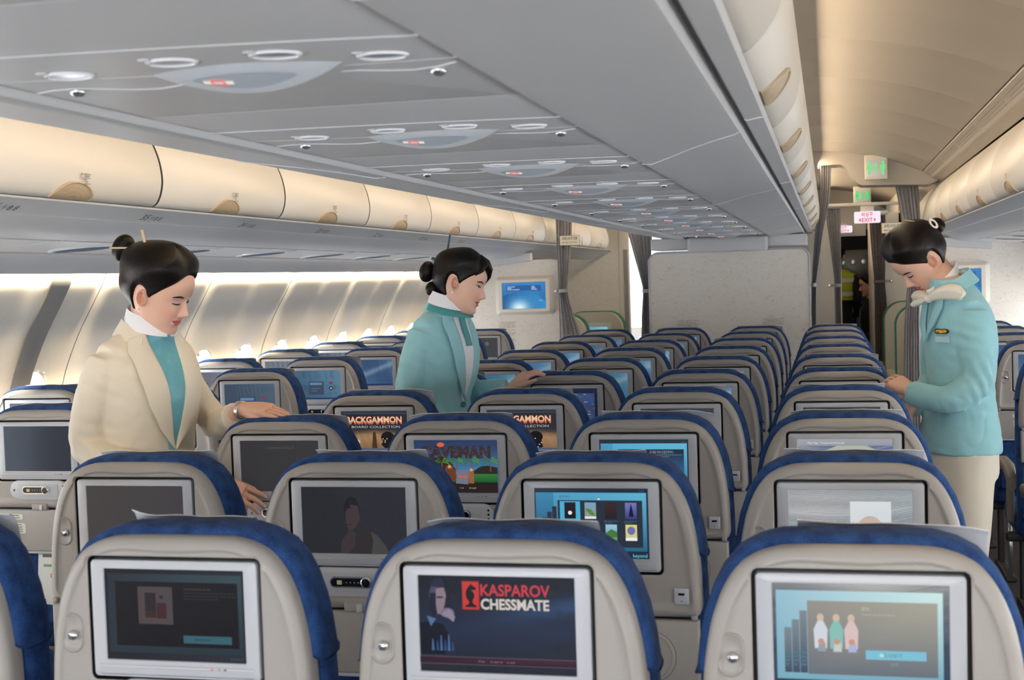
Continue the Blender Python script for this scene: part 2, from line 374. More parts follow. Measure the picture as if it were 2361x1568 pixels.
# fixed mouldings under and beside the bins
for s in (-1, 1):
    nm = s
    ye = 12.35 if s < 0 else 12.35
    # outboard: label band, white lip, coved panel, reading strip, valance
    trim([(1.498, 1.829), (1.50, 1.823), (1.555, 1.789), (1.562, 1.786)], YB, ye, CEIL2, s)
    trim([(1.562, 1.786), (1.566, 1.783), (1.574, 1.783), (1.578, 1.787), (1.576, 1.797)], YB, ye, LITE, s)
    trim(fine([(1.576, 1.797), (1.62, 1.775), (1.68, 1.745), (1.74, 1.729), (1.752, 1.727)]), YB, ye, CEIL2, s)
    trim([(1.752, 1.735), (1.752, 1.727), (1.76, 1.726), (2.12, 1.704), (2.128, 1.706), (2.128, 1.712)], YB, 8.9, CEIL, s)
    trim([(2.128, 1.712), (2.135, 1.715), (2.185, 1.712), (2.192, 1.700)], YB, 8.9, CEIL2, s)
    trim(fine([(2.192, 1.700), (2.22, 1.688), (2.25, 1.664), (2.272, 1.636), (2.278, 1.628)])+[(2.284, 1.626), (2.288, 1.632), (2.288, 1.70), (2.20, 1.74)], YB, 8.9, CEIL2, s)
    # dome ceiling over the aisle, one v-jointed panel per frame
    dome = fine([(0.60, 2.446), (0.76, 2.44), (0.93, 2.42), (1.10, 2.384), (1.26, 2.336), (1.38, 2.288), (1.445, 2.258)], 3)
    ys = [(YB, 0)]
    y = 3.47-FR*11
    while y < 8.5:
        ys += [(y-.012, 0), (y-.004, -.004), (y+.004, -.004), (y+.012, 0)]; y += FR
    ys.append((8.62, 0))
    mb = MB(); extr(mb, dome, ys, DOME, s); trim_n[0] += 1; struct(mb.build('ceiling_dome', angle=60))
    trim([(1.445, 2.258), (1.447, 2.270), (1.452, 2.270), (1.455, 2.252), (1.52, 2.205), (1.585, 2.178), (1.60, 2.190), (1.60, 2.25)], YB, 8.9, DOME, s)
    # air grille slots
    mb = MB()
    for k in range(-4, 8):
        y0 = 3.0+FR*k
        for q in range(3):
            t = .25+.2*q; x = 1.455+.065*t; z = 2.252-.047*t
            mb.box((s*x, y0+FR/2, z-.001), (.003, FR-.12, .002), TAUPE)
    trim_n[0] += 1; struct(mb.build('trim_air_grille'))
    # centre: side panels below the centre bins
    trim([(.319, 1.85), (.319, 1.818), (.322, 1.812), (.328, 1.809), (.346, 1.8085), (.36, 1.812), (.45, 1.826), (.56, 1.836), (.572, 1.840), (.576, 1.848), (.576, 1.87)], YB, 9.6, CEIL2, s)
    trim([(.574, 1.866), (.592, 1.866)], YB, 9.6, TAUPE, s)
    trim([(.590, 1.87), (.590, 1.851), (.594, 1.847), (.628, 1.852), (.634, 1.860)], YB, 9.6, CEIL2, s)
    trim([(.60, 2.30), (.64, 2.33), (.62, 2.45)], YB, 9.6, DOME, s)
# panel joints: thin pale curved lines across the side panels
for s in (-1, 1):
    mb = MB()
    for y in (-.70, 1.30, 3.31, 5.32, 7.33):
        pr = [(.322, 1.8095), (.346, 1.807), (.36, 1.8105), (.40, 1.8175), (.45, 1.8245), (.51, 1.830), (.56, 1.8345), (.573, 1.839)]
        mb.tube([(s*x, y-.34*smoothstep(.32, .60, x), z) for x, z in pr], .0011, LITE, n=6)
        mb.tube([(s*x, y-.48, z) for x, z in ((.591, 1.848), (.597, 1.8455), (.61, 1.848), (.628, 1.8505))], .0012, LITE, n=6)
    struct(mb.build('trim_panel_joint'))
# dark floor of the gaps beside the service panels
trim([(-.33, 1.86), (.33, 1.86)], YB, 9.6, SEAM)
# ---- centre and outboard bins
cdoor = fine([(.632, 1.862), (.645, 1.868), (.663, 1.886), (.683, 1.914), (.693, 1.950), (.696, 2.00), (.692, 2.06), (.676, 2.14), (.650, 2.22), (.62, 2.28)], 3)
odoor = fine([(1.502, 1.832), (1.486, 1.842), (1.472, 1.866), (1.463, 1.90), (1.4615, 1.935), (1.468, 1.98), (1.482, 2.025), (1.505, 2.072), (1.54, 2.12), (1.583, 2.165)], 3)
def door_mesh(prof, back, ln, s, m):
    mb = MB(); n = len(prof)
    cx = sum(p[0] for p in prof)/n; cz = sum(p[1] for p in prof)/n
    g = .0036
    ring = list(prof)+list(back)
    rs = []
    for y, k in ((g, .008), (g+.003, .0025), (g+.008, 0), (ln-g-.008, 0), (ln-g-.003, .0025), (ln-g, .008)):
        rr = []
        for i, (x, z) in enumerate(ring):
            d = Vector((back[0][0]+back[-1][0]-2*x, back[0][1]+back[-1][1]-2*z)); d.normalize()
            rr.append((s*(x+d.x*k), y, z+d.y*k))
        rs.append(rr)
    mb.rings(rs, m, ms=[SEAM, m, m, m, SEAM]); return mb
def latch_mesh(prof, s, hw, t0, t1, ycen, m):
    """half-oval grip lying on the lower part of the door"""
    mb = MB(); n = 18
    def surf(u, o):       # u = distance along the profile
        acc = 0
        for a, b in zip(prof, prof[1:]):
            d = math.dist(a, b)
            if acc+d >= u:
                t = (u-acc)/d; nx, nz = (b[1]-a[1])/d, -(b[0]-a[0])/d
                sg = -1 if s*1 and prof is odoor else 1
                return (s*(a[0]+(b[0]-a[0])*t+sg*abs(nx)*o), a[1]+(b[1]-a[1])*t-abs(nz)*o*.5)
            acc += d
        return (s*prof[-1][0], prof[-1][1])
    for o0, o1, sc0, sc1, mm in ((0, .006, 1, 1, m), (.006, .0080, 1, .93, m), (.0080, .0045, .93, .9, m), (.0045, .0050, .9, .72, m), (.005, .0055, .72, .5, m), (.0055, .0055, .5, .28, m), (.0055, .0055, .28, .02, m)):
        rr = []
        for o, sc in ((o0, sc0), (o1, sc1)):
            pts = []
            for i in range(n+1):
                a = math.pi*i/n; u = t0+(t1-t0)*math.sin(a)*sc+.001; p = surf(u, o)
                pts.append((p[0], ycen+hw*sc*math.cos(a), p[1]))
            for i in range(n-1, 0, -1):
                a = math.pi*i/n; p = surf(t0, o); pts.append((p[0], ycen+hw*sc*math.cos(a), p[1]))
            rr.append(pts)
        mb.rings(rr, mm, cap0=False, cap1=(sc1 < .1))
    return mb
def placard(s, x, z, y, n, sc=1.0, lab=True):
    mb = MB(); ux = Vector((0, -s, 0)); rnd = random.Random(n)
    uz = Vector((0, 0, 1))
    put_text(mb, '\u260e', (x, y, z+.0), ux, uz, .02*sc, PRINT, lin((120, 112, 100)))
    for r in range(5):
        L = .04*sc*(.5+.5*rnd.random()); z1 = z+.022*sc-r*.006*sc
        o = Vector((x, y+(-s)*.028*sc, z1)); mb.add([o, o+ux*L, o+ux*L+uz*.003*sc, o+uz*.003*sc], [(0, 1, 2, 3)], PRINT, lin((150, 142, 130)))
    return mb
ORD = ['first', 'second', 'third', 'fourth', 'fifth', 'sixth', 'seventh', 'eighth', 'ninth', 'tenth', 'eleventh', 'twelfth', 'thirteenth']
def bin_set(s, kind, ks, where, group, ordn):
    prof = cdoor if kind == 'c' else odoor
    back = [(.50, 2.27), (.40, 2.2), (.40, 1.90), (.50, 1.875)] if kind == 'c' else [(1.9, 2.21), (2.2, 2.15), (2.2, 1.90), (1.62, 1.84)]
    proto = None
    for q, k in enumerate(ks):
        y = (.18 if kind == 'o' else .10)+FR*k
        if proto is None:
            r = thing('overhead_bin', (0, y, 0), '', 'overhead bin', group)
            door_mesh(prof, back, FR, s, BIN).build('door', r, angle=35)
            hw = .115 if kind == 'o' else .10
            latch_mesh(prof, s, hw, .004, .066 if kind == 'o' else .075, FR/2, TAN).build('latch', r)
            if kind == 'o':
                pm = MB(); put_text(pm, 'C', (s*1.4585, FR/2+.01, 1.893), (0, -s, 0), (0, 0, 1), .018, PRINT, lin((130, 120, 108)))
                for rr in range(6):
                    L = (.036, .03, .034, .012, .02, .034)[rr]; z1 = 1.908-rr*.006
                    a = Vector((s*1.4588, FR/2+.01-s*.022, z1)); b = Vector((0, -s, 0))
                    pm.add([a, a+b*L, a+b*L+Vector((0, 0, .0028)), a+Vector((0, 0, .0028))], [(0, 1, 2, 3)], PRINT, lin((150, 140, 126)))
                pm.build('placard', r)
            else:
                pm = MB()
                for rr in range(5):
                    z1 = 1.99-rr*.007; a = Vector((s*.6975, FR/2-.03, z1)); pm.add([a, a+Vector((0, .05-.006*rr, 0)), a+Vector((0, .05-.006*rr, .003)), a+Vector((0, 0, .003))], [(0, 1, 2, 3)], PRINT, lin((170, 168, 164)))
                pm.build('placard', r)
            proto = r
        else:
            r = copy_tree(proto); r.location.y = y
        r['label'] = where % ordn(q)
bin_set(1, 'c', list(range(-1, 9)), 'white centre overhead bin over the turquoise attendant\'s aisle, %s along from the camera', 'centre bins over the aisle with the lit exit sign', lambda q: ORD[q])
bin_set(-1, 'o', list(range(0, 11)), 'cream bin with tan grip above the window seats, %s along from the camera', 'cream bins over the cream attendant\'s window wall', lambda q: ORD[q])
bin_set(1, 'o', list(range(2, 9)), 'warm-lit bin behind the turquoise attendant, %s from the frame edge', 'bins on the turquoise attendant\'s window wall', lambda q: ORD[q])
# plain long fairings closing the parts of the bin lines behind the camera and on the hidden side
mb = MB(); extr(mb, [(x, z) for x, z in cdoor]+[(.40, 2.2), (.40, 1.9)], [(YB, 0), (9.6, 0)], BIN, -1, True); struct(mb.build('trim_centre_bin_line'))
mb = MB(); extr(mb, [(x, z) for x, z in cdoor]+[(.40, 2.2), (.40, 1.9)], [(YB, 0), (.10-FR, 0)], BIN, 1, True); struct(mb.build('trim_centre_bin_line'))
mb = MB(); extr(mb, [(x, z) for x, z in odoor]+[(2.2, 2.15), (2.2, 1.9), (1.62, 1.84)], [(YB, 0), (.10, 0)], BIN, -1, True); struct(mb.build('trim_outboard_bin_line'))
mb = MB(); extr(mb, [(x, z) for x, z in odoor]+[(2.2, 2.15), (2.2, 1.9), (1.62, 1.84)], [(YB, 0), (.10+2*FR, 0)], BIN, 1, True); struct(mb.build('trim_outboard_bin_line'))
# row numbers on the band below the outboard bins
rows = [('36', 1.50), ('35', 2.36), ('34', 3.15), ('33', 3.98), ('32', 4.78), ('31', 5.58), ('30', 6.40)]
for q_, (num, y) in enumerate(rows):
    mb = MB(); ux = Vector((0, 1, 0)); d = Vector((-.055, 0, -.034)).normalized(); uz = -d
    uz = Vector((.055, 0, .034)).normalized()
    o = Vector((-1.550, y-.06, 1.7905))
    put_text(mb, num, o, ux, uz, .032, PRINT, lin((96, 96, 100)), width=.048)
    for q in range(3):
        oo = o+ux*(.06+.03*q)
        put_text(mb, ('\u2191', '\u2666', '\u25cf')[q] if q == 0 else '8', oo, ux, uz, .024, PRINT, lin((120, 120, 124)), width=.020)
    tag(mb.build('row_number'), 'small dark row number on the band under the cream bins, %s from the camera' % ORD[q_], 'sign', 'seat row numbers under the bins')
# ---- service units over the centre block and over the window block
def lens(cx, cy, L, a, b, n=24):
    """pointed oval, arc heights a (towards -y) and b (towards +y)"""
    up_ = [(cx+L*(t/n-.5), cy+b*(1-(2*t/n-1)**2)) for t in range(n+1)]
    dn = [(cx+L*(.5-t/n), cy-a*(1-(2*t/n-1)**2)) for t in range(1, n)]
    return up_+dn
def signs(mb, c, ux, uy, sc, off, fit=None):
    fit = fit or (lambda v: v)
    """no-smoking and seatbelt pictograms, pale with a red ring"""
    c = Vector(c)
    for k in (-1, 1):
        q = [(-.010, -.006), (.010, -.006), (.010, .006), (-.010, .006)]
        mb.add([fit(c+ux*((a+k*.021)*sc)+uy*(b*sc)+off) for a, b in q], [(0, 1, 2, 3)], SCREEN, lin((240, 225, 205)))
    n = 20
    rr = []
    for r in (.016, .011):
        rr.append([fit(c+ux*(r*sc*math.cos(2*math.pi*i/n))+uy*(r*.9*sc*math.sin(2*math.pi*i/n))+off*1.3) for i in range(n)])
    mb.rings(rr, SCREEN, cap0=False, cap1=False, col=lin((236, 120, 116)))
    mb.add([fit(c+ux*(a*sc)+uy*(b*sc)+off*1.2) for a, b in ((-.010, -.003), (.010, -.003), (.010, .003), (-.010, .003))], [(0, 1, 2, 3)], SCREEN, lin((250, 200, 190)))
def centre_psu():
    r = thing('passenger_service_unit', (0, 0, 0), '', 'ceiling service unit', 'service units under the centre bins')
    Z = 1.82
    mb = MB(); mb.box((0, 0, Z+.006), (.610, .8127, .012), CEIL, bev=.002)
    # shallow moulded wave lines
    for (ya, yb, yc, rr) in ((-.14, -.16, -.06, .0022), (.02, .06, .12, .0012)):
        mb.tube([(x/20*.31, ya+(-(x/20)**2*.5+.5)*(yb-ya)*1.0+(x/20)*.03, Z+.0005) for x in range(-20, 21)], rr, CEIL2, n=6)
    mb.tube([(x/30, .115+.02*math.sin(x*1.1)-.0016*x*x*.2, Z+.0004) for x in range(-9, 10)], .0018, LITE, n=6)
    p = mb.build('panel', r)
    h = MB(); cx, cy, L = .040, .025, .258; n = 24
    pts = lens(cx, cy, L, .042, .03, n); o = [(x, y, Z+.002) for x, y in pts]
    # white tilted face from the panel plane down to the ridge, then the grey belly back up
    N = len(pts)
    aft = lens(cx, cy-.002, L, .045, 0, n)[n:] + [lens(cx, cy, L, .045, 0, n)[0]]
    def arc(yoff, z, Lk=1.0): return [(cx+L*Lk*(t/n-.5), cy+yoff*(1-(2*t/n-1)**2), Z-z*(1-(2*t/n-1)**2)) for t in range(n+1)]
    h.rings([arc(-.045, -.001), arc(-.03, .006), arc(0, .016), arc(.028, .024), arc(.034, .0255)], LENSM, close=False)
    h.rings([arc(.034, .0255), arc(.045, .024), arc(.10, .014), arc(.20, -.001)], CEIL, close=False)
    hs = h.build('sign_housing', r)
    g = MB()
    def fz(x, yy): return Z-interp([(-.045, -.001), (-.03, .006), (0, .016), (.028, .024), (.034, .0255)], yy)*(1-(2*x/L)**2)
    wn_ = []
    for q in range(7):
        k = 1-q/6.2; rg = []
        for i in range(28):
            a = 2*math.pi*i/28; x = .070*math.cos(a)*k; yy = -.004+.020*math.sin(a)*k*(1-(2*x/L)**2)
            rg.append((cx+x, cy+yy, fz(x, yy)-.0012))
        wn_.append(rg)
    g.rings(wn_, SIGNG, cap0=False)
    sgn = Vector((0, .0, -1)); signs(g, (cx-.035, cy-.004, Z-.0200), Vector((1, 0, 0)), Vector((0, 1, 0)), .66, Vector((0, 0, -.0008)), lambda v: Vector((v.x, v.y, fz(v.x-cx, v.y-cy)-.0022-.3*max(0, (Z-.02)-v.z))))
    g.build('sign_window', hs)
    for x, y in ((-.179, -.02), (-.017, -.06), (.117, -.06), (.231, -.003)):
        l = MB(); n2 = 24
        def cr(rx, ry, z): return [(x+rx*math.cos(2*math.pi*i/n2), y+.8*ry*math.sin(2*math.pi*i/n2), z) for i in range(n2)]
        l.rings([cr(.033, .033, Z), cr(.032, .032, Z-.003), cr(.029, .029, Z-.003), cr(.028, .028, Z-.0012)], LITE, cap0=False, cap1=False)
        l.rings([cr(.028, .028, Z-.0012), cr(.001, .001, Z-.0012)], CHROME, cap0=False, cap1=True)
        l.ell((x-.022, y-.026, Z-.0005), (.009, .006, .002), LITE, 12, 6)
        l.build('reading_lamp', r)
    for x, y in ((-.24, .10), (.262, .13)):
        l = MB(); l.ell((x, y, Z-.001), (.011, .011, .008), CHROME, 14, 8); l.build('bead_lamp', r)
    return r
def window_psu(s):
    r = thing('passenger_service_unit', (0, 0, 0), '', 'ceiling service unit', 'service units over the window block' if s < 0 else 'service units behind the turquoise attendant')
    tx = math.atan2(-.022, .36)
    mb = MB(); X0 = 1.94
    zf = lambda x: 1.7255-(x-1.76)*.0611
    def P(x, y, o): return (s*x, y, zf(x)-o)
    def slab(pts, o, m): mb.rings([[P(x, y, -.001) for x, y in pts], [P(x, y, o) for x, y in pts]], m, cap0=False)
    slab([(1.77, -.40), (2.11, -.40), (2.11, .40), (1.77, .40)], .003, CEIL)
    mb.build('panel', r)
    h = MB()
    pts = lens(X0, 0, .29, .115, .115)
    h.rings([[P(x, y, .003) for x, y in pts], [P(X0+(x-X0)*.96, y*.92, .009) for x, y in pts]], LENSM, cap0=False); hs = h.build('sign_housing', r)
    g = MB(); el = [(X0+.11*math.cos(2*math.pi*i/28), .082*math.sin(2*math.pi*i/28)) for i in range(28)]
    g.rings([[P(x, y, .009) for x, y in el], [P(x, y, .0105) for x, y in el]], SIGND, cap0=False)
    ux = Vector((-1, 0, 0))*-1 if s > 0 else Vector((1, 0, 0))
    signs(g, P(X0+s*0-.0+(.035 if s < 0 else -.035), -.002, .0115), ux, Vector((0, 1, 0)), .7, Vector((0, 0, -.001)))
    g.build('sign_window', hs)
    for x in (1.80, 2.07):
        l = MB(); n2 = 20
        l.rings([[P(x+.028*k*math.cos(2*math.pi*i/n2), .02+.024*k*math.sin(2*math.pi*i/n2), .003+o) for i in range(n2)] for k, o in ((1, 0), (.95, .003), (.8, .003), (.02, .001))], SIGNG, cap0=False)
        l.build('reading_lamp', r)
    return r
P0 = centre_psu()
for k in range(-1, 11):
    r = P0 if k == -1 else copy_tree(P0)
    r.location = (0, -.34+.8157*k, 0)
    r['label'] = 'grey unit with pointed oval sign under the centre bins, %s from the camera' % ORD[k+1]
WP = window_psu(-1)
for k in range(0, 8):
    r = WP if k == 0 else copy_tree(WP)
    r.location = (0, 2.58+.8157*(k-1), 0)
    r['label'] = 'oval sign unit above the window seats by the cream wall, %s from the camera' % ORD[k]
WP2 = window_psu(1)
for k in range(3):
    r = WP2 if k == 0 else copy_tree(WP2)
    r.location = (0, 2.58+.8157*(k+4), 0)
    r['label'] = 'oval sign unit above the seats behind the turquoise attendant, %s from the frame edge' % ORD[k]
# warm reading strips in the groove outboard of the service units
sp = None
for k in range(0, 6):
    if sp is None:
        mb = MB(); mb.box((-2.160, .36, 1.711), (.030, .66, .006), WARML, bev=.002); sp = mb.build('strip_light')
        tag(sp, None, 'strip light', 'warm strip lights over the window seats'); r = sp
    else: r = sp.copy(); COL.objects.link(r)
    r.location = (0, 2.62+FR*(k-0), 0); r['label'] = 'warm glowing strip light in the groove beside the oval signs, %s from the camera' % ORD[k]
# ================================================================ seats
OUT = [(0, 1.160), (.06, 1.160), (.105, 1.1585), (.135, 1.150), (.160, 1.136), (.180, 1.112), (.194, 1.085), (.206, 1.050), (.214, 1.01), (.219, .97), (.2215, .93), (.2225, .88), (.2225, .858), (.2185, .848), (.212, .843)]
def outline(n=15):
    """points counter-clockwise seen from behind, starting bottom right; right half mirrored"""
    R = OUT[::-1]; pts = [(x, z) for x, z in R]; L = [(-x, z) for x, z in OUT[1:]]
    pts = pts+L
    # bottom edge
    for k in range(1, 12): pts.append((-.212+.424*k/12, .842))
    return pts
def offs(pts, d, cx=0, cz=1.0):
    """move each point outwards by d along the local normal"""
    out = []; n = len(pts)
    for i in range(n):
        a = Vector(pts[i-1]); b = Vector(pts[(i+1) % n]); t = (b-a).normalized(); nr = Vector((t.y, -t.x))
        if nr.dot(Vector(pts[i])-Vector((cx, cz))) < 0: nr = -nr
        out.append((pts[i][0]+nr.x*d, pts[i][1]+nr.y*d))
    return out
def cast(ang, w_, h_, r, cz):
    """point of a rounded rectangle centred (0, cz) in direction ang"""
    lo, hi = 0, 1
    dx, dz = math.cos(ang), math.sin(ang)
    def ins(t):
        x, z = abs(dx*t), abs(dz*t)
        if x > w_/2 or z > h_/2: return False
        if x > w_/2-r and z > h_/2-r: return math.hypot(x-(w_/2-r), z-(h_/2-r)) <= r
        return True
    for _ in range(30):
        m_ = (lo+hi)/2
        if ins(m_): lo = m_
        else: hi = m_
    return (dx*lo, cz+dz*lo)
SCZ = 1.0295     # screen centre height
def seat_shell():
    mb = MB(); o = outline()
    # densify
    d = []
    for a, b in zip(o, o[1:]+o[:1]):
        for k in range(4): d.append((a[0]+(b[0]-a[0])*k/4, a[1]+(b[1]-a[1])*k/4))
    # smooth the corners a little
    for _ in range(2): d = [((d[i-1][0]+2*d[i][0]+d[(i+1) % len(d)][0])/4, (d[i-1][1]+2*d[i][1]+d[(i+1) % len(d)][1])/4) for i in range(len(d))]
    hole = [cast(math.atan2(z-SCZ, x), .2985, .2015, .012, SCZ) for x, z in d]
    def ins(k):
        out = []
        for (x, z), (hx, hz) in zip(d, hole):
            L_ = math.hypot(hx-x, hz-z); t = min(.9, k/L_); out.append((x+(hx-x)*t, z+(hz-z)*t))
        return out
    def ring(k, y, base=None): return [(x, y, z) for x, z in ins(k)]
    rs = [ring(0, .045), ring(0, .018), ring(.0015, .010), ring(.005, .005), ring(.011, .0015), ring(.018, .0), ring(.0215, -.0003), ring(.0235, .0012), ring(.026, .003)]
    inn = ins(.026)
    for t in (.25, .5, .75, .93): rs.append([(a[0]+(b[0]-a[0])*t, .003, a[1]+(b[1]-a[1])*t) for a, b in zip(inn, hole)])
    rs.append([(x, .003, z) for x, z in hole]); rs.append([(x, .0045, z) for x, z in offs(hole, -.0015, 0, SCZ)])
    mb.rings(rs, SHELL, cap0=True, cap1=False)
    rs = [[(x, .0045, z) for x, z in offs(hole, -.0015, 0, SCZ)], [(x, .024, z) for x, z in offs(hole, -.002, 0, SCZ)]]
    mb.rings(rs, DARK, cap0=False, cap1=True)
    return mb
def rpoly(cx, cz, w_, h_, r, y, n=6): return [(cx+a, y, cz+b) for a, b in rrect(w_, h_, r, n)]
def seat_screen_frame():
    mb = MB(); z0, z1 = .936, 1.123; cz = (z0+z1)/2; h_ = z1-z0
    mb.rings([rpoly(0, cz, .284, h_, .007, .018), rpoly(0, cz, .284, h_, .007, -.0005), rpoly(0, cz, .2825, h_-.0015, .0065, -.0035), rpoly(0, cz, .279, h_-.005, .005, -.0045),
              [(a, -.0045, b) for a, _, b in rpoly(0, 1.0362, .2395, .1465, .0015, 0)], [(a, -.0025, b) for a, _, b in rpoly(0, 1.0362, .2375, .1445, .001, 0)]], SILV, cap0=True, cap1=False)
    # slim groove ledge below the picture with tiny buttons
    mb.box((0, -.0048, .9535), (.268, .002, .0042), GREYP, bev=.0009)
    for x, c in ((.062, (200, 120, 110)), (.074, (150, 155, 150)), (.084, (90, 92, 96))):
        mb.box((x, -.0062, .9535), (.004, .0012, .0024), PRINT, col=lin(c))
    mb.box((0, -.0042, .9405), (.262, .0006, .0008), GREYP)
    return mb
def lathe_rings(c, prof, n=24, axis='y'):
    c = Vector(c); rs = []
    for r, d in prof: rs.append([c+Vector((r*math.cos(2*math.pi*i/n), d, r*math.sin(2*math.pi*i/n))) for i in range(n)])
    return rs
def build_seat():
    r = thing('airline_seat', (0, 0, 0), '', 'airline seat')
    sh = seat_shell().build('back_shell', r, angle=50)
    # coat hook recess and button
    mb = MB(); cx, cz = -.1785, 1.004
    mb.rings([rpoly(cx, cz, .040, .066, .0198, .0032, 8), rpoly(cx, cz, .037, .063, .0183, .0004, 8), rpoly(cx, cz, .034, .060, .0168, -.0004, 8), rpoly(cx, cz, .031, .057, .0153, .0006, 8), rpoly(cx, cz, .027, .053, .0133, .0022, 8), rpoly(cx, cz-.004, .012, .03, .0055, .0026, 8)], SHELL, cap0=False)
    mb.build('hook_recess', sh)
    mb = MB(); mb.rings(lathe_rings((cx+.003, 0, cz-.003), [(.0, .004), (.0075, .004), (.0082, .001), (.0082, -.002), (.007, -.0045), (.004, -.006), (.0005, -.0064)]), CHROME, cap0=False)
    mb.tube([(cx-.002, -.0062, cz-.0005), (cx-.0005, -.0064, cz-.0085), (cx+.006, -.0064, cz-.0045), (cx-.002, -.0062, cz-.0005)], .0006, DKMET, n=6)
    mb.build('coat_hook', r)
    # headphone and charging socket
    mb = MB(); mb.box((.183, .001, .888), (.030, .006, .034), SILV, bev=.003)
    mb.box((.183, -.0022, .893), (.013, .001, .0045), BLACK); mb.box((.183, -.0022, .879), (.002, .001, .002), BLACK)
    mb.build('charging_socket', r)
    # handset panel
    hp = MB(); hp.rings([rpoly(0, .902, .208, .064, .031, .004, 8), rpoly(0, .902, .206, .062, .030, -.001, 8), rpoly(0, .902, .200, .056, .027, -.0022, 8)], GREYP, cap0=False)
    hp.rings([rpoly(-.002, .902, .146, .044, .006, -.0018), rpoly(-.002, .902, .146, .044, .006, -.0030), rpoly(-.002, .902, .143, .041, .005, -.0034)], SILV, cap0=False)
    for q in range(3): hp.rings(lathe_rings((.090, 0, .916-.012*q), [(.0028, -.002), (.0028, -.0034), (.0005, -.0034)], 10), BLACK, cap0=False)
    hp.box((-.088, -.0024, .902), (.004, .001, .006), BLACK)
    ho = hp.build('handset_panel', r)
    hs = MB(); hs.rings([rpoly(-.008, .903, .098, .026, .0125, -.0034, 8), rpoly(-.008, .903, .097, .025, .012, -.006, 8)], CHROME, cap0=False)
    hs.rings([rpoly(-.012, .903, .084, .019, .0092, -.0059, 8), rpoly(-.012, .903, .083, .018, .0088, -.0075, 8)], BLACK, cap0=False)
    hs.box((-.034, -.0078, .903), (.011, .001, .009), PRINT, col=lin((206, 200, 160)))
    for q in range(4): hs.box((-.018+.009*q, -.0078, .903), (.0022, .001, .0022), PRINT, col=lin((150, 160, 170)))
    hs.rings(lathe_rings((.026, 0, .903), [(.0115, -.0059), (.0115, -.009), (.0098, -.0098), (.0092, -.0088)], 20), CHROME, cap0=False, cap1=False)
    hs.rings(lathe_rings((.026, 0, .903), [(.0092, -.0088), (.0005, -.0092)], 20), BLACK, cap0=False)
    hs.build('handset', ho)
    # screen frame
    fr0 = seat_screen_frame().build('screen_frame', r); fr0.location.y = .0065
    # blue cushion: headrest and lower back
    o = outline(); d = []
    for a, b in zip(o, o[1:]+o[:1]):
        for k in range(3): d.append((a[0]+(b[0]-a[0])*k/3, a[1]+(b[1]-a[1])*k/3))
    def hr(k, y, zlo=.965):
        q = offs(d, k); out = []
        for x, z in q: out.append((x, y, z if z > zlo else zlo-(0 if z > zlo-.02 else 0)))
        return out
    mb = MB()
    def cl(k, y, zlo): return [(x*(1-.0*(z < zlo)), y, max(z, zlo)) for x, z in offs(d, k)]
    mb.rings([cl(-.012, .026, .978), cl(.004, .030, .970), cl(.0105, .040, .964), cl(.0125, .055, .962), cl(.0125, .085, .962), cl(.011, .105, .963), cl(.004, .125, .968), cl(-.012, .140, .978), cl(-.04, .147, .995), cl(-.08, .149, 1.02)], BLUE)
    # seam piping on the side
    mb.build('headrest', r, angle=60)
    mb = MB(); prof = [(.40, .224), (.60, .228), (.80, .231), (.90, .230), (.975, .227)]
    rs = []
    for z, hw in prof:
        rs.append([(a, .088+b, z) for a, b in rrect(2*hw, .095, .035, 5)])
    rs = [[(x*.93, .088+(y-.088)*.8, .385) for x, y, z in rs[0]]]+rs
    mb.rings(rs, BLUE); mb.build('backrest', r, angle=60)
    mb = MB(); mb.box((0, .33, .415), (.455, .46, .12), BLUE, bev=.04); mb.build('seat_cushion', r, angle=60)
    # tray table with latch, cup ring and two stickers
    mb = MB(); mb.box((0, .012, .7705), (.436, .026, .135), TRAYM, bev=.005)
    mb.box((0, .000, .700), (.400, .012, .007), SILV, bev=.002)
    n2 = 28
    mb.rings([[(.115+rx*math.cos(2*math.pi*i/n2), y, .762+rz*math.sin(2*math.pi*i/n2)) for i in range(n2)] for rx, rz, y in ((.052, .052, -.0008), (.050, .050, -.0022), (.047, .047, -.0022), (.045, .045, .0004))], TRAYM, cap0=False)
    mb.rings([[(.115+rx*math.cos(2*math.pi*i/n2), y, .762+rz*math.sin(2*math.pi*i/n2)) for i in range(n2)] for rx, rz, y in ((.053, .053, -.0009), (.0545, .0545, -.0012))], SEAM, cap0=False, cap1=False)
    for x in (-.208, .208): mb.box((x, .004, .845), (.012, .018, .012), SHELL, bev=.003)
    tt = mb.build('tray_table', r)
    mb = MB(); mb.box((0, .005, .848), (.056, .016, .022), SHELL, bev=.004); mb.box((.008, -.004, .846), (.012, .006, .018), GREYP, bev=.002); mb.build('tray_latch', r)
    for (lx, lz, lw, lh, rows_) in ((-.105, .815, .088, .018, 2), (-.098, .778, .092, .034, 4)):
        st = MB(); st.rings([rpoly(lx, lz, lw, lh, .006, -.0012), rpoly(lx, lz, lw, lh, .006, -.0020)], STICK, cap0=False)
        rnd = random.Random(int(lz*1000))
        for q in range(rows_):
            zz = lz+lh*(.5-(q+.75)/(rows_+.6)); x = lx-lw*.33
            while x < lx+lw*.33:
                ww = rnd.uniform(.004, .009); st.box((x+ww/2, -.0023, zz), (ww*.8, .0004, .0028), PRINT, col=lin((110, 130, 112))); x += ww
        st.build('sticker', tt)
    # structure: lower back, pocket, arm, legs
    mb = MB(); mb.box((0, .04, .58), (.44, .03, .24), BLUE, bev=.012); mb.box((0, .018, .54), (.40, .02, .16), BLUE, bev=.008); mb.build('literature_pocket', r, angle=60)
    ar = MB(); path = []
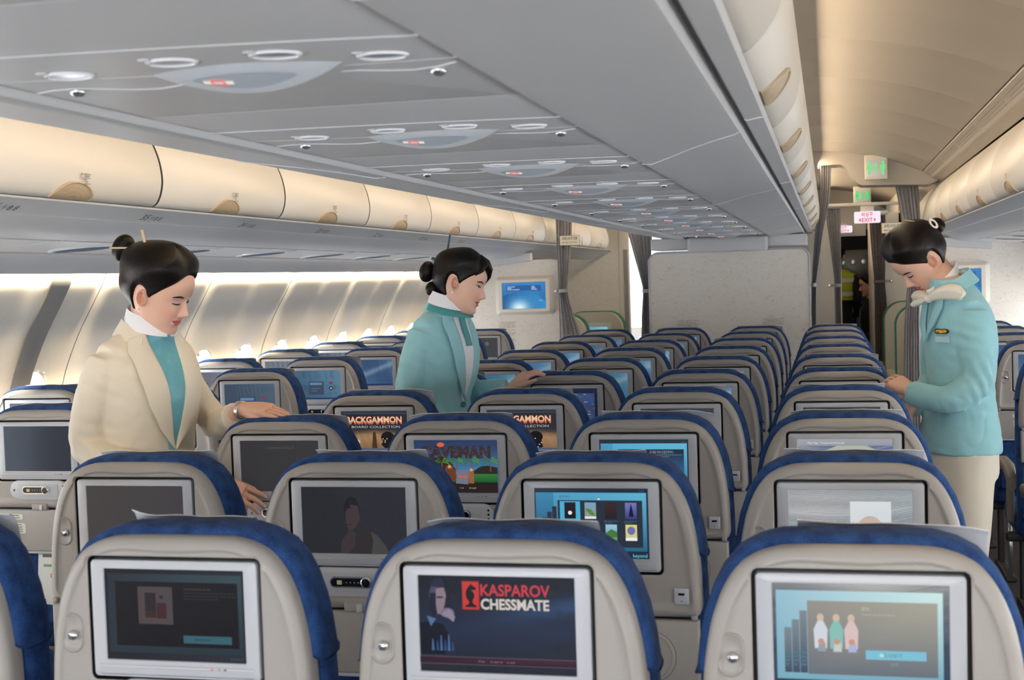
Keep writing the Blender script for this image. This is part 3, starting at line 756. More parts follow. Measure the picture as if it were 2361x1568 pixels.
    for sx in (-1,):
        x = sx*.245
        pts = [(x, .10, .60), (x, .14, .635), (x, .22, .655), (x, .40, .655), (x, .49, .645), (x, .52, .615)]
        for i, (a, b) in enumerate(zip(pts, pts[1:])):
            pass
        rs = []
        for (xx, yy, zz), hw, hh in zip(pts, (.018, .024, .026, .026, .024, .016), (.030, .026, .024, .024, .022, .016)):
            rs.append([(xx+a, yy, zz+b) for a, b in rrect(2*hw, 2*hh, min(hw, hh)*.8, 4)])
        ar.rings(rs, ARMM); ar.box((x, .16, .52), (.030, .05, .20), ARMM, bev=.008)
    ar.build('armrest', r, angle=60)
    lg = MB(); lg.box((0, .28, .335), (.50, .05, .04), DKMET, bev=.008)
    lg.build('seat_beam', r)
    lg = MB()
    lg.tube([(-.16, .10, .33), (-.165, .02, .30), (-.168, -.01, .20), (-.165, .01, .08), (-.16, .06, .012)], .011, CHROME)
    lg.box((-.16, .25, .012), (.05, .45, .024), DKMET, bev=.006); lg.box((-.16, .42, .17), (.03, .05, .30), DKMET, bev=.006)
    lg.build('leg', r)
    return r
CV = {('c', 0, 1): (-.135, .085, .012, 0), ('c', 0, 2): (-.14, .135, .0, .002), ('c', 0, 3): (-.085, .185, .004, .004), ('c', 1, 1): (-.13, .13, .004, .004), ('c', 1, 2): (-.14, .10, 0, .002), ('c', 1, 3): (-.13, .15, .004, .003)}
def cover_mesh(var, ex4=None):
    """thin cloth folded over the top of the headrest"""
    rnd = random.Random(var); lo, ro = rnd.uniform(-.003, .008), rnd.uniform(-.003, .009); hw = rnd.uniform(.135, .16); sh_ = rnd.uniform(-.02, .025); lift = rnd.uniform(.0005, .002)
    if ex4: hw = (ex4[1]-ex4[0])/2; sh_ = (ex4[1]+ex4[0])/2; lo, ro = ex4[2], ex4[3]
    mb = MB(); nx = 14; prof = [(.152, 1.0), (.158, 1.06), (.157, 1.11), (.152, 1.136), (.145, 1.154), (.136, 1.1655+lift), (.126, 1.1700+lift)]
    g = []
    for i in range(nx+1):
        u = i/nx*2-1; x = sh_+u*hw; row = []
        topz = -(.0 if abs(x) < .10 else (abs(x)-.10)**1.7*1.0)
        ex = (lo*max(0, -u)**4+ro*max(0, u)**4)
        for k, (y, z) in enumerate(prof):
            t = k/(len(prof)-1)
            row.append((x, y+.003*math.sin(5*u+var), z+(topz+ex+.0012*math.sin(7*u+var*2))*smoothstep(.4, 1, t)))
        g.append(row)
    n = len(prof)
    vs = [p for row in g for p in row]; fs = [(i*n+k, (i+1)*n+k, (i+1)*n+k+1, i*n+k+1) for i in range(nx) for k in range(n-1)]
    vs2 = [(x, y+.0012, z+.0012) for x, y, z in vs]; N = len(vs)
    fs2 = [tuple(N+q for q in f[::-1]) for f in fs]
    eg = [(i*n+n-1, (i+1)*n+n-1, N+(i+1)*n+n-1, N+i*n+n-1) for i in range(nx)]
    mb.add(vs+vs2, fs+fs2+eg, PAPER)
    return mb
_cv = {}
seat0 = None
ALLSEATS = {}
def place_seat(x, y, label, group, picture, key, z=0, tilt=0.0, var=0):
    global seat0
    if seat0 is None: seat0 = build_seat(); r = seat0
    else:
        r = bpy.data.objects.new('airline_seat', None); COL.objects.link(r); r['category'] = 'airline seat'
        for ch in seat0.children:
            if ch.name.split('.')[0] in ('display', 'headrest_cover'): continue
            copy_tree(ch, r)
    r.location = (x, y, z); r['label'] = label; r['group'] = group
    v = key if key in CV else var % 7
    if v not in _cv: _cv[v] = cover_mesh(var % 7+3, CV.get(key)).build('headrest_cover', r); c = _cv[v]
    else: c = _cv[v].copy(); COL.objects.link(c); c.parent = r
    fr = next(ch for ch in r.children if ch.name.startswith('screen_frame'))
    d = picture.copy() if picture.parent else picture
    if picture.parent: COL.objects.link(d)
    d.parent = fr
    if tilt:
        zt = 1.12; pass
        fr.matrix_local = Matrix.Translation((0, .0065, zt)) @ Matrix.Rotation(tilt, 4, 'X') @ Matrix.Translation((0, 0, -zt))
    ALLSEATS[key] = r
    return r
# ---------------------------------------------------------------- pictures on the screens
class Pic:
    """x, y run 0..1 over the picture, drawn in thin layers"""
    W, H, X0, Z0 = .2375, .1445, -.11875, 1.0362-.07225
    def __init__(s): s.mb = MB(); s.l = 0
    def pt(s, x, y): return (s.X0+x*s.W, -.0026-s.l*.00006, s.Z0+y*s.H)
    def poly(s, pts, c, cols=None):
        s.mb.add([s.pt(x, y) for x, y in pts], [tuple(range(len(pts)))], SCREEN, [lin(q) for q in cols] if cols else lin(c)); s.l += 1; return s
    def rect(s, x0, y0, x1, y1, c, c2=None, c3=None):
        """c bottom, c2 top; c3 colour of the top right corner"""
        c2 = c2 or c; return s.poly([(x0, y0), (x1, y0), (x1, y1), (x0, y1)], c, [c, c, c3 or c2, c2])
    def grid(s, f, nx=16, ny=10):
        vs = []; cs = []
        for j in range(ny+1):
            for i in range(nx+1): vs.append(s.pt(i/nx, j/ny)); cs.append(lin(f(i/nx, j/ny)))
        s.mb.add(vs, [(j*(nx+1)+i, j*(nx+1)+i+1, (j+1)*(nx+1)+i+1, (j+1)*(nx+1)+i) for j in range(ny) for i in range(nx)], SCREEN, cs); s.l += 1; return s
    def ell(s, cx, cy, rx, ry, c, n=24, c2=None):
        pts = [(cx+rx*math.cos(2*math.pi*i/n), cy+ry*math.sin(2*math.pi*i/n)) for i in range(n)]
        return s.poly(pts, c, [c2 if (c2 and math.sin(2*math.pi*i/n) > 0) else c for i in range(n)])
    def text(s, t, x, y, h, c, width=None, align='l', bold=0.0):
        put_text(s.mb, t, s.pt(x, y), (1, 0, 0), (0, 0, 1), h*s.H, SCREEN, lin(c), width=None if width is None else width*s.W, align=align, bold=bold); s.l += 1; return s
    def lines(s, x0, y0, n, dy, wd, h, c, seed=1):
        rnd = random.Random(seed)
        for k in range(n):
            x = x0; end = x0+wd*(1 if k < n-1 else .6)
            while x < end:
                w_ = rnd.uniform(.012, .035); s.mb.add([s.pt(x, y0-k*dy), s.pt(x+w_*.8, y0-k*dy), s.pt(x+w_*.8, y0-k*dy+h), s.pt(x, y0-k*dy+h)], [(0, 1, 2, 3)], SCREEN, lin(c)); x += w_
        s.l += 1; return s
    def done(s): return s.mb.build('display', smooth=False)
def mixc(a, b, t): t = max(0, min(1, t)); return tuple(a[i]+(b[i]-a[i])*t for i in range(3))
def frame_ui(p, c_bg, c_hi, c_frame, c_panel, ledge=True):
    """dark screen with a glowing rounded frame around a panel"""
    p.rect(0, 0, 1, 1, c_bg)
    return p
def pic_shop():
    p = Pic(); p.rect(0, 0, 1, 1, (22, 22, 28)); p.rect(.02, .08, .985, .95, (38, 50, 58), (36, 44, 54), (52, 72, 78)); p.rect(.075, .155, .955, .865, (20, 20, 24))
    p.rect(.24, .40, .49, .81, (74, 66, 68)); p.rect(.29, .47, .37, .745, (40, 36, 40)); p.rect(.375, .465, .445, .635, (62, 34, 36)); p.ell(.41, .70, .015, .02, (40, 36, 40)); p.rect(.29, .47, .37, .54, (58, 38, 38))
    p.lines(.575, .785, 1, .03, .30, .012, (66, 60, 58), 4); p.lines(.575, .745, 3, .032, .36, .010, (50, 48, 48), 5)
    p.rect(.56, .20, .905, .285, (52, 92, 104)); p.lines(.64, .235, 1, .02, .18, .014, (34, 62, 72), 6); p.text('beyond', .98, .03, .035, (50, 84, 94), align='r'); return p.done()
def pic_chess():
    p = Pic()
    def f(x, y):
        b = mixc((16, 24, 40), (30, 52, 92), 1-abs(y-.45)*2.2)
        k = math.exp(-((y-(.44+.28*x))/.09)**2)*smoothstep(.2, .95, x)
        return mixc(mixc(b, (18, 26, 36), smoothstep(.6, 1, x)*(y < .35)*.5), (58, 98, 150), k)
    p.grid(f, 24, 16)
    # brooding man resting his chin on his hand
    p.poly([(0, .18), (.16, .18), (.19, .40), (.15, .50), (.05, .52), (0, .50)], (12, 18, 30))
    p.ell(.125, .80, .055, .125, (92, 86, 108), c2=(66, 64, 88)); p.poly([(.075, .82), (.115, .82), (.118, .60), (.09, .58), (.07, .66)], (22, 28, 48)); p.poly([(.115, .86), (.165, .88), (.18, .80), (.17, .70), (.145, .60), (.12, .60), (.112, .70)], (134, 116, 128))
    p.poly([(.08, .90), (.10, .965), (.15, .97), (.175, .92), (.165, .875), (.11, .88)], (30, 38, 60)); p.rect(.118, .765, .16, .785, (52, 48, 66))
    p.ell(.185, .615, .045, .05, (112, 106, 126)); p.poly([(.14, .60), (.20, .66), (.235, .58), (.225, .52), (.19, .56)], (136, 126, 142)); p.poly([(.05, .58), (.075, .47), (.11, .55)], (78, 108, 150))
    for q, (x, h) in enumerate(((.085, .12), (.115, .10), (.14, .16), (.165, .11), (.19, .17), (.215, .09))):
        p.poly([(x-.008, .22), (x+.008, .22), (x+.003, .22+h), (x-.003, .22+h)], (46, 74, 120) if q % 2 else (70, 104, 150))
    p.rect(.285, .655, .397, .95, (150, 44, 48)); p.rect(.290, .662, .392, .943, (196, 54, 48))
    p.poly([(.305, .68), (.378, .68), (.378, .695), (.355, .72), (.352, .745), (.366, .79), (.362, .83), (.345, .855), (.375, .862), (.378, .88), (.355, .905), (.343, .925), (.335, .905), (.316, .87), (.308, .82), (.314, .77), (.33, .74), (.327, .715), (.305, .695)], (16, 18, 24))
    p.text('KASPAROV', .405, .805, .115, (196, 60, 72), width=.44, bold=.02); p.text('CHESSMATE', .405, .665, .105, (205, 198, 190), width=.435, bold=.03)
    p.rect(0, .085, 1, .16, (44, 26, 40), (44, 26, 40), (70, 36, 52)); p.rect(0, .158, 1, .163, (100, 92, 108)); p.rect(0, .082, 1, .087, (100, 92, 108))
    p.text('Press', .38, .11, .022, (150, 120, 130)); p.text('to start or', .455, .11, .022, (150, 120, 130)); p.text('to quit', .56, .11, .022, (150, 120, 130)); return p.done()
def pic_people():  # white bloom towards the top is painted glare
    p = Pic()
    p.grid(lambda x, y: mixc(mixc((60, 84, 112), (170, 176, 178), y**1.5), (236, 236, 228), math.exp(-((x-.62)/.34)**2)*smoothstep(.45, 1, y)), 14, 10)
    p.grid(lambda x, y: (0, 0, 0), 1, 1) if False else None
    n = 14
    def fr(x, y): return mixc((128, 172, 188), (196, 228, 232), smoothstep(0, 1, y)*(.5+.5*math.exp(-((x-.6)/.3)**2)))
    for x0, y0, x1, y1 in ((.02, .045, .965, .93),): p.rect(x0, y0, x1, y1, (118, 168, 188), (150, 190, 208), (204, 232, 230))
    p.rect(.20, .10, .935, .83, (104, 112, 122), (150, 146, 138), (168, 164, 150))
    for k, (x, t) in enumerate(((.065, .56), (.11, .64), (.155, .73))): p.rect(x, .11, x+.042, t, (64, 78, 98), (126, 138, 144)); p.lines(x+.008, .30, 4, .04, .02, .02, (80, 120, 140), k)
    for x, c1, c2 in ((.255, (206, 212, 220), (150, 158, 166)), (.345, (136, 190, 180), (196, 204, 196)), (.43, (216, 190, 190), (170, 180, 214))):
        p.ell(x+.02, .665, .02, .04, (206, 184, 166)); p.poly([(x-.015, .36), (x+.055, .36), (x+.06, .55), (x+.035, .635), (x+.005, .635), (x-.02, .55)], c1); p.poly([(x, .33), (x+.05, .33), (x+.045, .42), (x+.01, .42)], c2); p.ell(x+.022, .43, .018, .03, (200, 150, 130))
    p.text('영화', .51, .745, .03, (196, 196, 186)); p.lines(.51, .70, 1, .02, .30, .010, (178, 178, 168), 3)
    p.rect(.53, .265, .87, .355, (124, 192, 212)); p.text('다시보기', .68, .29, .035, (86, 120, 136), align='c'); p.ell(.62, .308, .012, .018, (196, 220, 210)); p.text('선택', .69, .205, .03, (130, 158, 166), align='c'); return p.done()
def pic_dark(c1, c2, seed=0, face=False, textc=None):
    p = Pic(); p.grid(lambda x, y: mixc(c1, c2, (x+y)/2 if seed else x), 8, 6)
    if face:      # dim portrait of a man in shadow
        p.ell(.48, .66, .075, .20, (38, 36, 40), c2=(32, 31, 36)); p.poly([(.42, .62), (.47, .74), (.54, .72), (.56, .54), (.52, .40), (.46, .34), (.43, .42)], (64, 54, 56)); p.ell(.455, .70, .02, .02, (34, 32, 36)); p.poly([(.36, 0), (.38, .2), (.46, .36), (.52, .32), (.50, .1), (.44, 0)], (58, 50, 54)); p.poly([(.47, 0), (.55, .34), (.62, .38), (.72, .28), (.80, .12), (.83, 0)], (48, 44, 46)); p.poly([(.66, 0), (.68, .20), (.66, .34), (.72, .28), (.80, .12), (.83, 0)], (66, 66, 66)); p.rect(.43, .435, .48, .445, (40, 30, 34))
    if textc: p.text('이 게임을 종료하시겠습니까', .5, .84, .035, textc, align='c', width=.38)
    return p.done()
def pic_movies():
    p = Pic(); p.rect(0, 0, 1, 1, (34, 46, 62)); p.grid(lambda x, y: (34, 46, 62), 1, 1)
    p.rect(.01, .10, .985, .94, (40, 96, 130), (70, 150, 190), (96, 176, 208)); p.rect(.01, .10, .17, .94, (34, 66, 96), (58, 130, 170))
    for k, (x, t) in enumerate(((.065, .58), (.11, .66), (.155, .74))): p.rect(x, .14, x+.04, t, (38, 46, 62))
    p.rect(.205, .155, .95, .83, (42, 50, 64)); p.text('최신영화', .22, .865, .03, (40, 90, 120)); p.poly([(.555, .84), (.585, .84), (.57, .865)], (230, 235, 235)); p.text('도움말', .97, .955, .02, (60, 100, 120), align='r')
    p.rect(.225, .49, .405, .815, (74, 172, 208))
    W = [(.265, (40, 30, 34), (24, 22, 26)), (.445, (120, 160, 190), (140, 150, 120)), (.625, (60, 42, 40), (40, 34, 38)), (.80, (110, 120, 190), (60, 60, 110))]
    for k, (x, a, b) in enumerate(W):
        p.rect(x, .565, x+.10, .80, b, a); p.lines(x-.01, .53, 2, .022, .11, .008, (70, 110, 140), k)
        p.rect(x, .255, x+.10, .485, ((215, 215, 215), (90, 66, 50), (110, 150, 90), (200, 196, 150))[k], ((228, 226, 226), (200, 150, 60), (150, 196, 226), (220, 210, 120))[k])
    p.ell(.315, .65, .018, .028, (230, 230, 235)); p.poly([(.45, .72), (.50, .70), (.53, .64), (.54, .60), (.50, .62), (.46, .68)], (90, 130, 60)); p.rect(.445, .565, .545, .60, (225, 225, 225)); p.poly([(.83, .60), (.875, .60), (.86, .74), (.85, .79), (.845, .74)], (26, 26, 60))
    p.poly([(.27, .44), (.33, .45), (.34, .47), (.33, .43)], (196, 40, 44)); p.rect(.80, .255, .90, .30, (235, 235, 230)); p.ell(.85, .40, .035, .06, (110, 110, 170)); p.ell(.49, .42, .03, .04, (226, 160, 60)); p.poly([(.625, .30), (.725, .30), (.725, .38), (.675, .42), (.625, .36)], (70, 120, 60))
    p.rect(0, 0, 1, .06, (22, 40, 62)); p.text('beyond', .985, .018, .05, (92, 172, 190), align='r', bold=.02); return p.done()
def pic_pale_glare():  # reflected glare is painted into these washed-out colours
    p = Pic(); p.grid(lambda x, y: mixc(mixc((186, 218, 232), (236, 244, 246), smoothstep(0, .9, y)), (255, 255, 255), math.exp(-((x-.25)/.3)**2-((y-.75)/.35)**2)), 14, 10)
    p.rect(.50, .06, .83, .84, (196, 206, 212), (214, 218, 220)); p.ell(.66, .42, .11, .22, (196, 176, 164)); p.rect(.24, .34, .51, .43, (164, 214, 234)); p.text('재생하기', .375, .365, .03, (130, 180, 200), align='c'); p.lines(.32, .29, 1, .02, .12, .012, (206, 226, 230), 2); return p.done()
def pic_caveman():
    p = Pic(); p.grid(lambda x, y: mixc((78, 150, 206), (40, 66, 120), smoothstep(.45, .95, y)), 6, 8)
    rnd = random.Random(3)
    p.text('CAVEMAN', .08, .67, .21, (56, 48, 50), width=.84, bold=.06)
    for q in range(60): p.ell(.10+.80*rnd.random(), .68+.19*rnd.random(), .012, .012, (74+rnd.randint(0, 20), 62, 64), n=6)
    p.poly([(0, .40), (.1, .52), (.22, .66), (.34, .70), (.44, .60), (.50, .45), (.5, .3), (0, .3)], (56, 42, 38)); p.poly([(.72, .42), (.80, .50), (.88, .52), (1, .48), (1, .3), (.7, .3)], (44, 42, 34))
    p.rect(0, 0, 1, .20, (40, 32, 28)); p.rect(.4, .20, 1, .36, (30, 84, 46), (50, 120, 58))
    for cx, cy, sz in ((.34, .58, .14), (.52, .60, .12), (.70, .60, .14), (.92, .60, .13)):
        p.rect(cx-.006, .40, cx+.006, cy, (110, 84, 50))
        for a in (20, 60, 120, 160, 200, 340):
            ax, ay = math.cos(math.radians(a)), math.sin(math.radians(a)); p.poly([(cx, cy), (cx+sz*.5*ax-.01*ay, cy+sz*.5*ay+.03), (cx+sz*ax*.85, cy+sz*ay-.05), (cx+sz*.45*ax, cy+sz*.4*ay)], (70, 140, 50) if a % 40 else (50, 110, 44))
    p.poly([(.50, .18), (.65, .16), (.66, .42), (.62, .45), (.52, .43)], (112, 112, 130)); p.poly([(.53, .31), (.565, .345), (.565, .32), (.61, .32), (.61, .345), (.645, .31), (.61, .275), (.61, .30), (.565, .30), (.565, .275)], (210, 90, 60))
    p.ell(.43, .46, .05, .07, (120, 64, 40)); p.poly([(.38, .44), (.50, .44), (.51, .28), (.46, .20), (.39, .26)], (104, 58, 40)); p.ell(.43, .50, .022, .03, (200, 150, 110)); p.poly([(.66, .18), (.72, .18), (.72, .40), (.66, .40)], (150, 90, 60)); p.ell(.69, .44, .02, .03, (220, 150, 70))
    p.ell(.33, .92, .045, .045, (206, 100, 60)); p.text('1 or', .55, .08, .035, (180, 180, 180)); p.text('to quit', .66, .08, .035, (180, 180, 180)); return p.done()
def pic_backgammon():
    p = Pic(); p.grid(lambda x, y: mixc(mixc((150, 112, 76), (196, 150, 100), smoothstep(0, .4, y)), (30, 32, 36), smoothstep(.42, .62, y+.12*abs(x-.5))), 14, 14)
    p.rect(0, .93, 1, 1, (60, 70, 84), (36, 44, 60)); p.poly([(.46, .12), (.54, .12), (.52, .50), (.48, .50)], (70, 46, 34))
    p.ell(.70, .38, .10, .13, (24, 22, 22)); p.poly([(.60, .20), (.66, .36), (.78, .30), (.80, .14), (.68, .08)], (26, 24, 26))
    for x, y in ((.63, .34), (.66, .30), (.69, .34), (.66, .26), (.75, .20), (.78, .24), (.73, .14), (.76, .10)): p.ell(x, y, .009, .013, (210, 215, 220), n=8)
    p.ell(.22, .27, .06, .07, (196, 190, 180)); p.rect(0, .0, 1, .12, (58, 66, 84), (84, 92, 110)); p.rect(0, .055, 1, .075, (120, 132, 150))
    p.text('BACKGAMMON', .075, .70, .17, (196, 92, 62), width=.85, bold=.05); p.text('BACKGAMMON', .08, .735, .13, (226, 190, 160), width=.84, bold=.02)
    p.text('BOARD COLLECTION', .16, .60, .055, (186, 186, 190), width=.73); return p.done()
def pic_panel():
    p = Pic(); p.rect(0, 0, 1, 1, (34, 46, 62)); p.rect(.015, .08, .985, .93, (46, 110, 146), (84, 168, 206), (100, 182, 214)); p.rect(.015, .08, .15, .93, (40, 80, 116), (78, 150, 190))
    p.rect(.21, .12, .95, .82, (60, 110, 160), (36, 42, 54)); p.rect(.24, .60, .49, .78, (206, 206, 204)); p.rect(.16, .12, .205, .72, (38, 52, 70)); p.text('리 메모 이야 컨셉트레이디', .57, .745, .045, (150, 165, 180), width=.26); p.lines(.57, .71, 2, .03, .36, .012, (110, 125, 140), 8); p.text('도움말', .97, .945, .02, (60, 100, 120), align='r'); return p.done()
def pic_map_pale():
    p = Pic(); p.grid(lambda x, y: mixc((150, 172, 226), (196, 214, 240), math.exp(-((x-.05)/.2)**2)), 10, 6); p.poly([(.18, 0), (.22, .55), (.30, .80), (.45, .90), (.70, .90), (.86, .78), (.92, .4), (.93, 0)], (172, 180, 160)); p.rect(0, .88, 1, 1, (150, 152, 160), (160, 162, 168)); p.text('Map Page', .11, .915, .035, (222, 224, 228)); p.text('Temperature', .24, .915, .035, (222, 224, 228)); p.text('Altitude', .40, .915, .035, (222, 224, 228)); return p.done()
def pic_map_blue():
    p = Pic(); rnd = random.Random(11)
    p.grid(lambda x, y: mixc((30, 62, 130), (62, 104, 176), .5+.5*math.sin(9*x+5*y)*math.cos(7*y-3*x)), 16, 12)
    for q in range(26):
        x, y = rnd.uniform(.4, .97), rnd.uniform(.1, .85); p.poly([(x+rnd.uniform(-.05, .05), y+rnd.uniform(-.04, .04)) for _ in range(3)], (96+rnd.randint(0, 30), 116, 96))
    for q in range(14): p.lines(rnd.uniform(.3, .86), rnd.uniform(.08, .85), 1, .02, .07, .012, (186, 196, 206), q)
    p.rect(0, .87, 1, 1, (30, 38, 60)); p.text('Map Page', .10, .91, .035, (150, 155, 165)); p.text('Altitude', .30, .91, .035, (150, 155, 165)); p.text('Route', .48, .91, .035, (150, 155, 165)); p.rect(.955, 0, 1, .87, (24, 30, 50)); return p.done()
def pic_wave(c0=(70, 130, 190), c1=(150, 205, 235), logo=True):
    p = Pic(); p.grid(lambda x, y: mixc(mixc(c0, c1, .5+.5*math.sin(3.4*x+2.2*y+1.2)), (206, 230, 244), .6*math.exp(-((y-.25-.6*x)/.10)**2)), 20, 14)
    p.rect(0, 0, 1, .07, (30, 50, 90))
    if logo: p.text('Prestige', .72, .16, .06, (40, 66, 120), align='l', width=.2)
    return p.done()
def pic_menu(c0=(66, 92, 120), c1=(110, 140, 170)):
    p = Pic(); p.grid(lambda x, y: mixc(c0, c1, x*.6+y*.4), 8, 6); p.rect(.28, .16, .62, .62, (58, 72, 92)); p.rect(.31, .50, .58, .58, (96, 130, 160)); p.lines(.34, .36, 2, .08, .2, .03, (84, 108, 134), 3); p.ell(.78, .38, .045, .07, (58, 40, 60)); p.ell(.78, .38, .02, .03, (180, 180, 190)); p.rect(.745, .52, .815, .62, (120, 60, 80)); p.rect(0, 0, 1, .06, (40, 60, 90)); return p.done()
def pic_haze(c0, c1):
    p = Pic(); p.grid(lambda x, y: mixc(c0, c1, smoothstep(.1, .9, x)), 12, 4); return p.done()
def pic_grey_logo():
    p = Pic(); p.rect(0, 0, 1, 1, (70, 68, 68)); p.ell(.66, .70, .06, .10, (92, 100, 98)); p.rect(.3, .3, .36, .4, (82, 84, 84)); return p.done()
PX = dict(shop=pic_shop(), chess=pic_chess(), people=pic_people(), dim=pic_dark((66, 60, 58), (58, 54, 54), 1), face=pic_dark((24, 24, 30), (28, 28, 32), 1, True), movies=pic_movies(), pale=pic_pale_glare(),
          quit=pic_dark((50, 46, 42), (54, 49, 45), 1, False, (84, 82, 62)), cave=pic_caveman(), panel=pic_panel(), mapp=pic_map_pale(), back=pic_backgammon(), slate=pic_haze((52, 54, 60), (58, 60, 68)), grey=pic_haze((120, 122, 128), (164, 164, 166)), mapb=pic_map_blue(),
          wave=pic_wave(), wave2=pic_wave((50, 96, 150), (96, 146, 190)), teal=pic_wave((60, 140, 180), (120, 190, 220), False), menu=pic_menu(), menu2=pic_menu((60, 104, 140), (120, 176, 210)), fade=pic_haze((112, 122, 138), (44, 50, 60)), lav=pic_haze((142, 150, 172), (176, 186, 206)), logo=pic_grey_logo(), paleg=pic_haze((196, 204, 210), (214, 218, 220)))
NM = {'shop': 'dark product page', 'chess': 'a red and white chess game title', 'people': 'three people on a pale blue page', 'dim': 'blank dim screen', 'face': 'man\'s face in the dark', 'movies': 'grid of film posters', 'pale': 'washed-out pale screen',
      'quit': 'one line of dim text', 'cave': 'a cartoon jungle game title', 'panel': 'blue menu page', 'mapp': 'pale map', 'back': 'an orange-lettered dice board game title'}
PIT = .8157
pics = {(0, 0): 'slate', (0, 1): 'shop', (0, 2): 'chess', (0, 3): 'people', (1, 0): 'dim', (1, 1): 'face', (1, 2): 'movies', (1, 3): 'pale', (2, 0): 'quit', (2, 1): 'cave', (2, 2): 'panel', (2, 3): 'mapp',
        (3, 0): 'back', (3, 1): 'back', (3, 2): 'slate', (3, 3): 'grey', (4, 0): 'wave', (4, 1): 'mapb', (4, 2): 'wave2', (4, 3): 'paleg', (5, 0): 'teal', (5, 1): 'teal', (5, 2): 'paleg', (5, 3): 'paleg'}  # pale pictures of the last column hold reflected glare in their colours
COLN = ['first from the cream attendant\'s aisle', 'second from the cream attendant\'s aisle', 'second from the turquoise attendant\'s aisle', 'first from the turquoise attendant\'s aisle']
for r_ in range(10):
    for c_ in range(4):
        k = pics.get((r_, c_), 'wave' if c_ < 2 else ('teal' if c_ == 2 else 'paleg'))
        if (r_, c_) in pics and k in NM and not (r_, c_) == (3, 1): lab = 'centre block seat showing %s, %s row from the camera' % (NM[k], ORD[r_])
        else: lab = 'centre seat in the %s row from the camera, %s' % (ORD[r_], COLN[c_])
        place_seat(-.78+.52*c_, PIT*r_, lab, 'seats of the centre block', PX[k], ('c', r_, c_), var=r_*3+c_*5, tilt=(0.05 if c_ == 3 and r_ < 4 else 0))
lp = {(0, 'B'): 'fade', (1, 'B'): 'slate', (2, 'B'): 'menu', (3, 'B'): 'menu2', (4, 'B'): 'wave2', (5, 'B'): 'wave2', (6, 'B'): 'dim', (7, 'B'): 'logo'}
for k_ in range(-1, 8):
    for cc, x_ in (('B', -1.745), ('A', -2.27)):
        if cc == 'A' and k_ <= 0: continue
        pk = lp.get((k_, cc), 'lav')
        place_seat(x_, 1.93+PIT*k_, 'seat in the window block beside the cream attendant, %s, %s row from the camera' % ('aisle side' if cc == 'B' else 'window side', ORD[k_+1]), 'seats beside the window wall', PX[pk], ('l', k_, cc), var=k_*3+(2 if cc == 'A' else 0), z=.012)
for k_ in range(2, 8):
    place_seat(1.745, 1.622+PIT*k_, 'aisle seat of the block behind the turquoise attendant, %s row from the frame edge' % ORD[k_-2], 'seats behind the turquoise attendant', PX['wave2'], ('r', k_, 'B'), var=k_*4+1, z=.0)
# ================================================================ front end: bulkheads, class divider, galley
def poly_wall(name, pts, y0, y1, m, kind='structure', rim=None):
    mb = MB(); mb.rings([[(x, y0, z) for x, z in pts], [(x, y1, z) for x, z in pts]], m)
    if rim: mb.tube([(x, y0-.001, z) for x, z in pts]+[(pts[0][0], y0-.001, pts[0][1])], .008, rim, n=8)
    o = mb.build(name, angle=30)
    return tag(o, kind=kind)
def rtop(x0, x1, z1, r, z0=0.0, n=8):
    pts = [(x0, z0), (x1, z0)]
    for i in range(n+1): a = math.pi/2*i/n; pts.append((x1-r+r*math.cos(a), z1-r+r*math.sin(a)))
    for i in range(n+1): a = math.pi/2*(1+i/n); pts.append((x0+r+r*math.cos(a), z1-r+r*math.sin(a)))
    return pts
poly_wall('partition', rtop(-.612, .612, 1.715, .075), 8.55, 8.59, WPAPER, rim=SILV)
# closing box under the last service unit
mb = MB(); mb.box((.01, 8.44, 1.762), (.60, .16, .115), CEIL, bev=.02); mb.box((0, 8.9, 1.78), (1.2, .62, .09), CEIL2, bev=.01); trim_n[0] += 1; struct(mb.build('trim_panel_end_cover'))
def text_block(x0, z1, wd, n, seed, m=PRINT, col=(120, 116, 108), y=8.548, lh=.013):
    mb = MB(); rnd = random.Random(seed)
    ko = ['좌석벨트 표시등이 켜지면', '좌석벨트를 매십시오', 'FASTEN SEAT BELT', 'WHILE SEATED', '구명조끼는 좌석 밑에', '있습니다', 'LIFE VEST UNDER', 'YOUR SEAT', '금연', 'NO SMOKING'] 
    z = z1
    for k in range(n):
        t = ko[k % len(ko)]; w_ = wd*min(1, len(t)/16+.15)
        put_text(mb, t, (x0+wd/2, y, z-lh*.7), (1, 0, 0), (0, 0, 1), lh*.62, m, lin(col), width=w_, align='c'); z -= lh*(1.0 if k % 4 != 3 else 1.9)
    return mb.build('wall_placard')
tag(text_block(-.405, 1.185, .17, 9, 1), 'small Korean and English safety notice, nearer the cream attendant\'s aisle on the centre partition', 'sign')
tag(text_block(.245, 1.185, .17, 9, 2), 'small Korean and English safety notice, nearer the lit exit sign on the centre partition', 'sign')
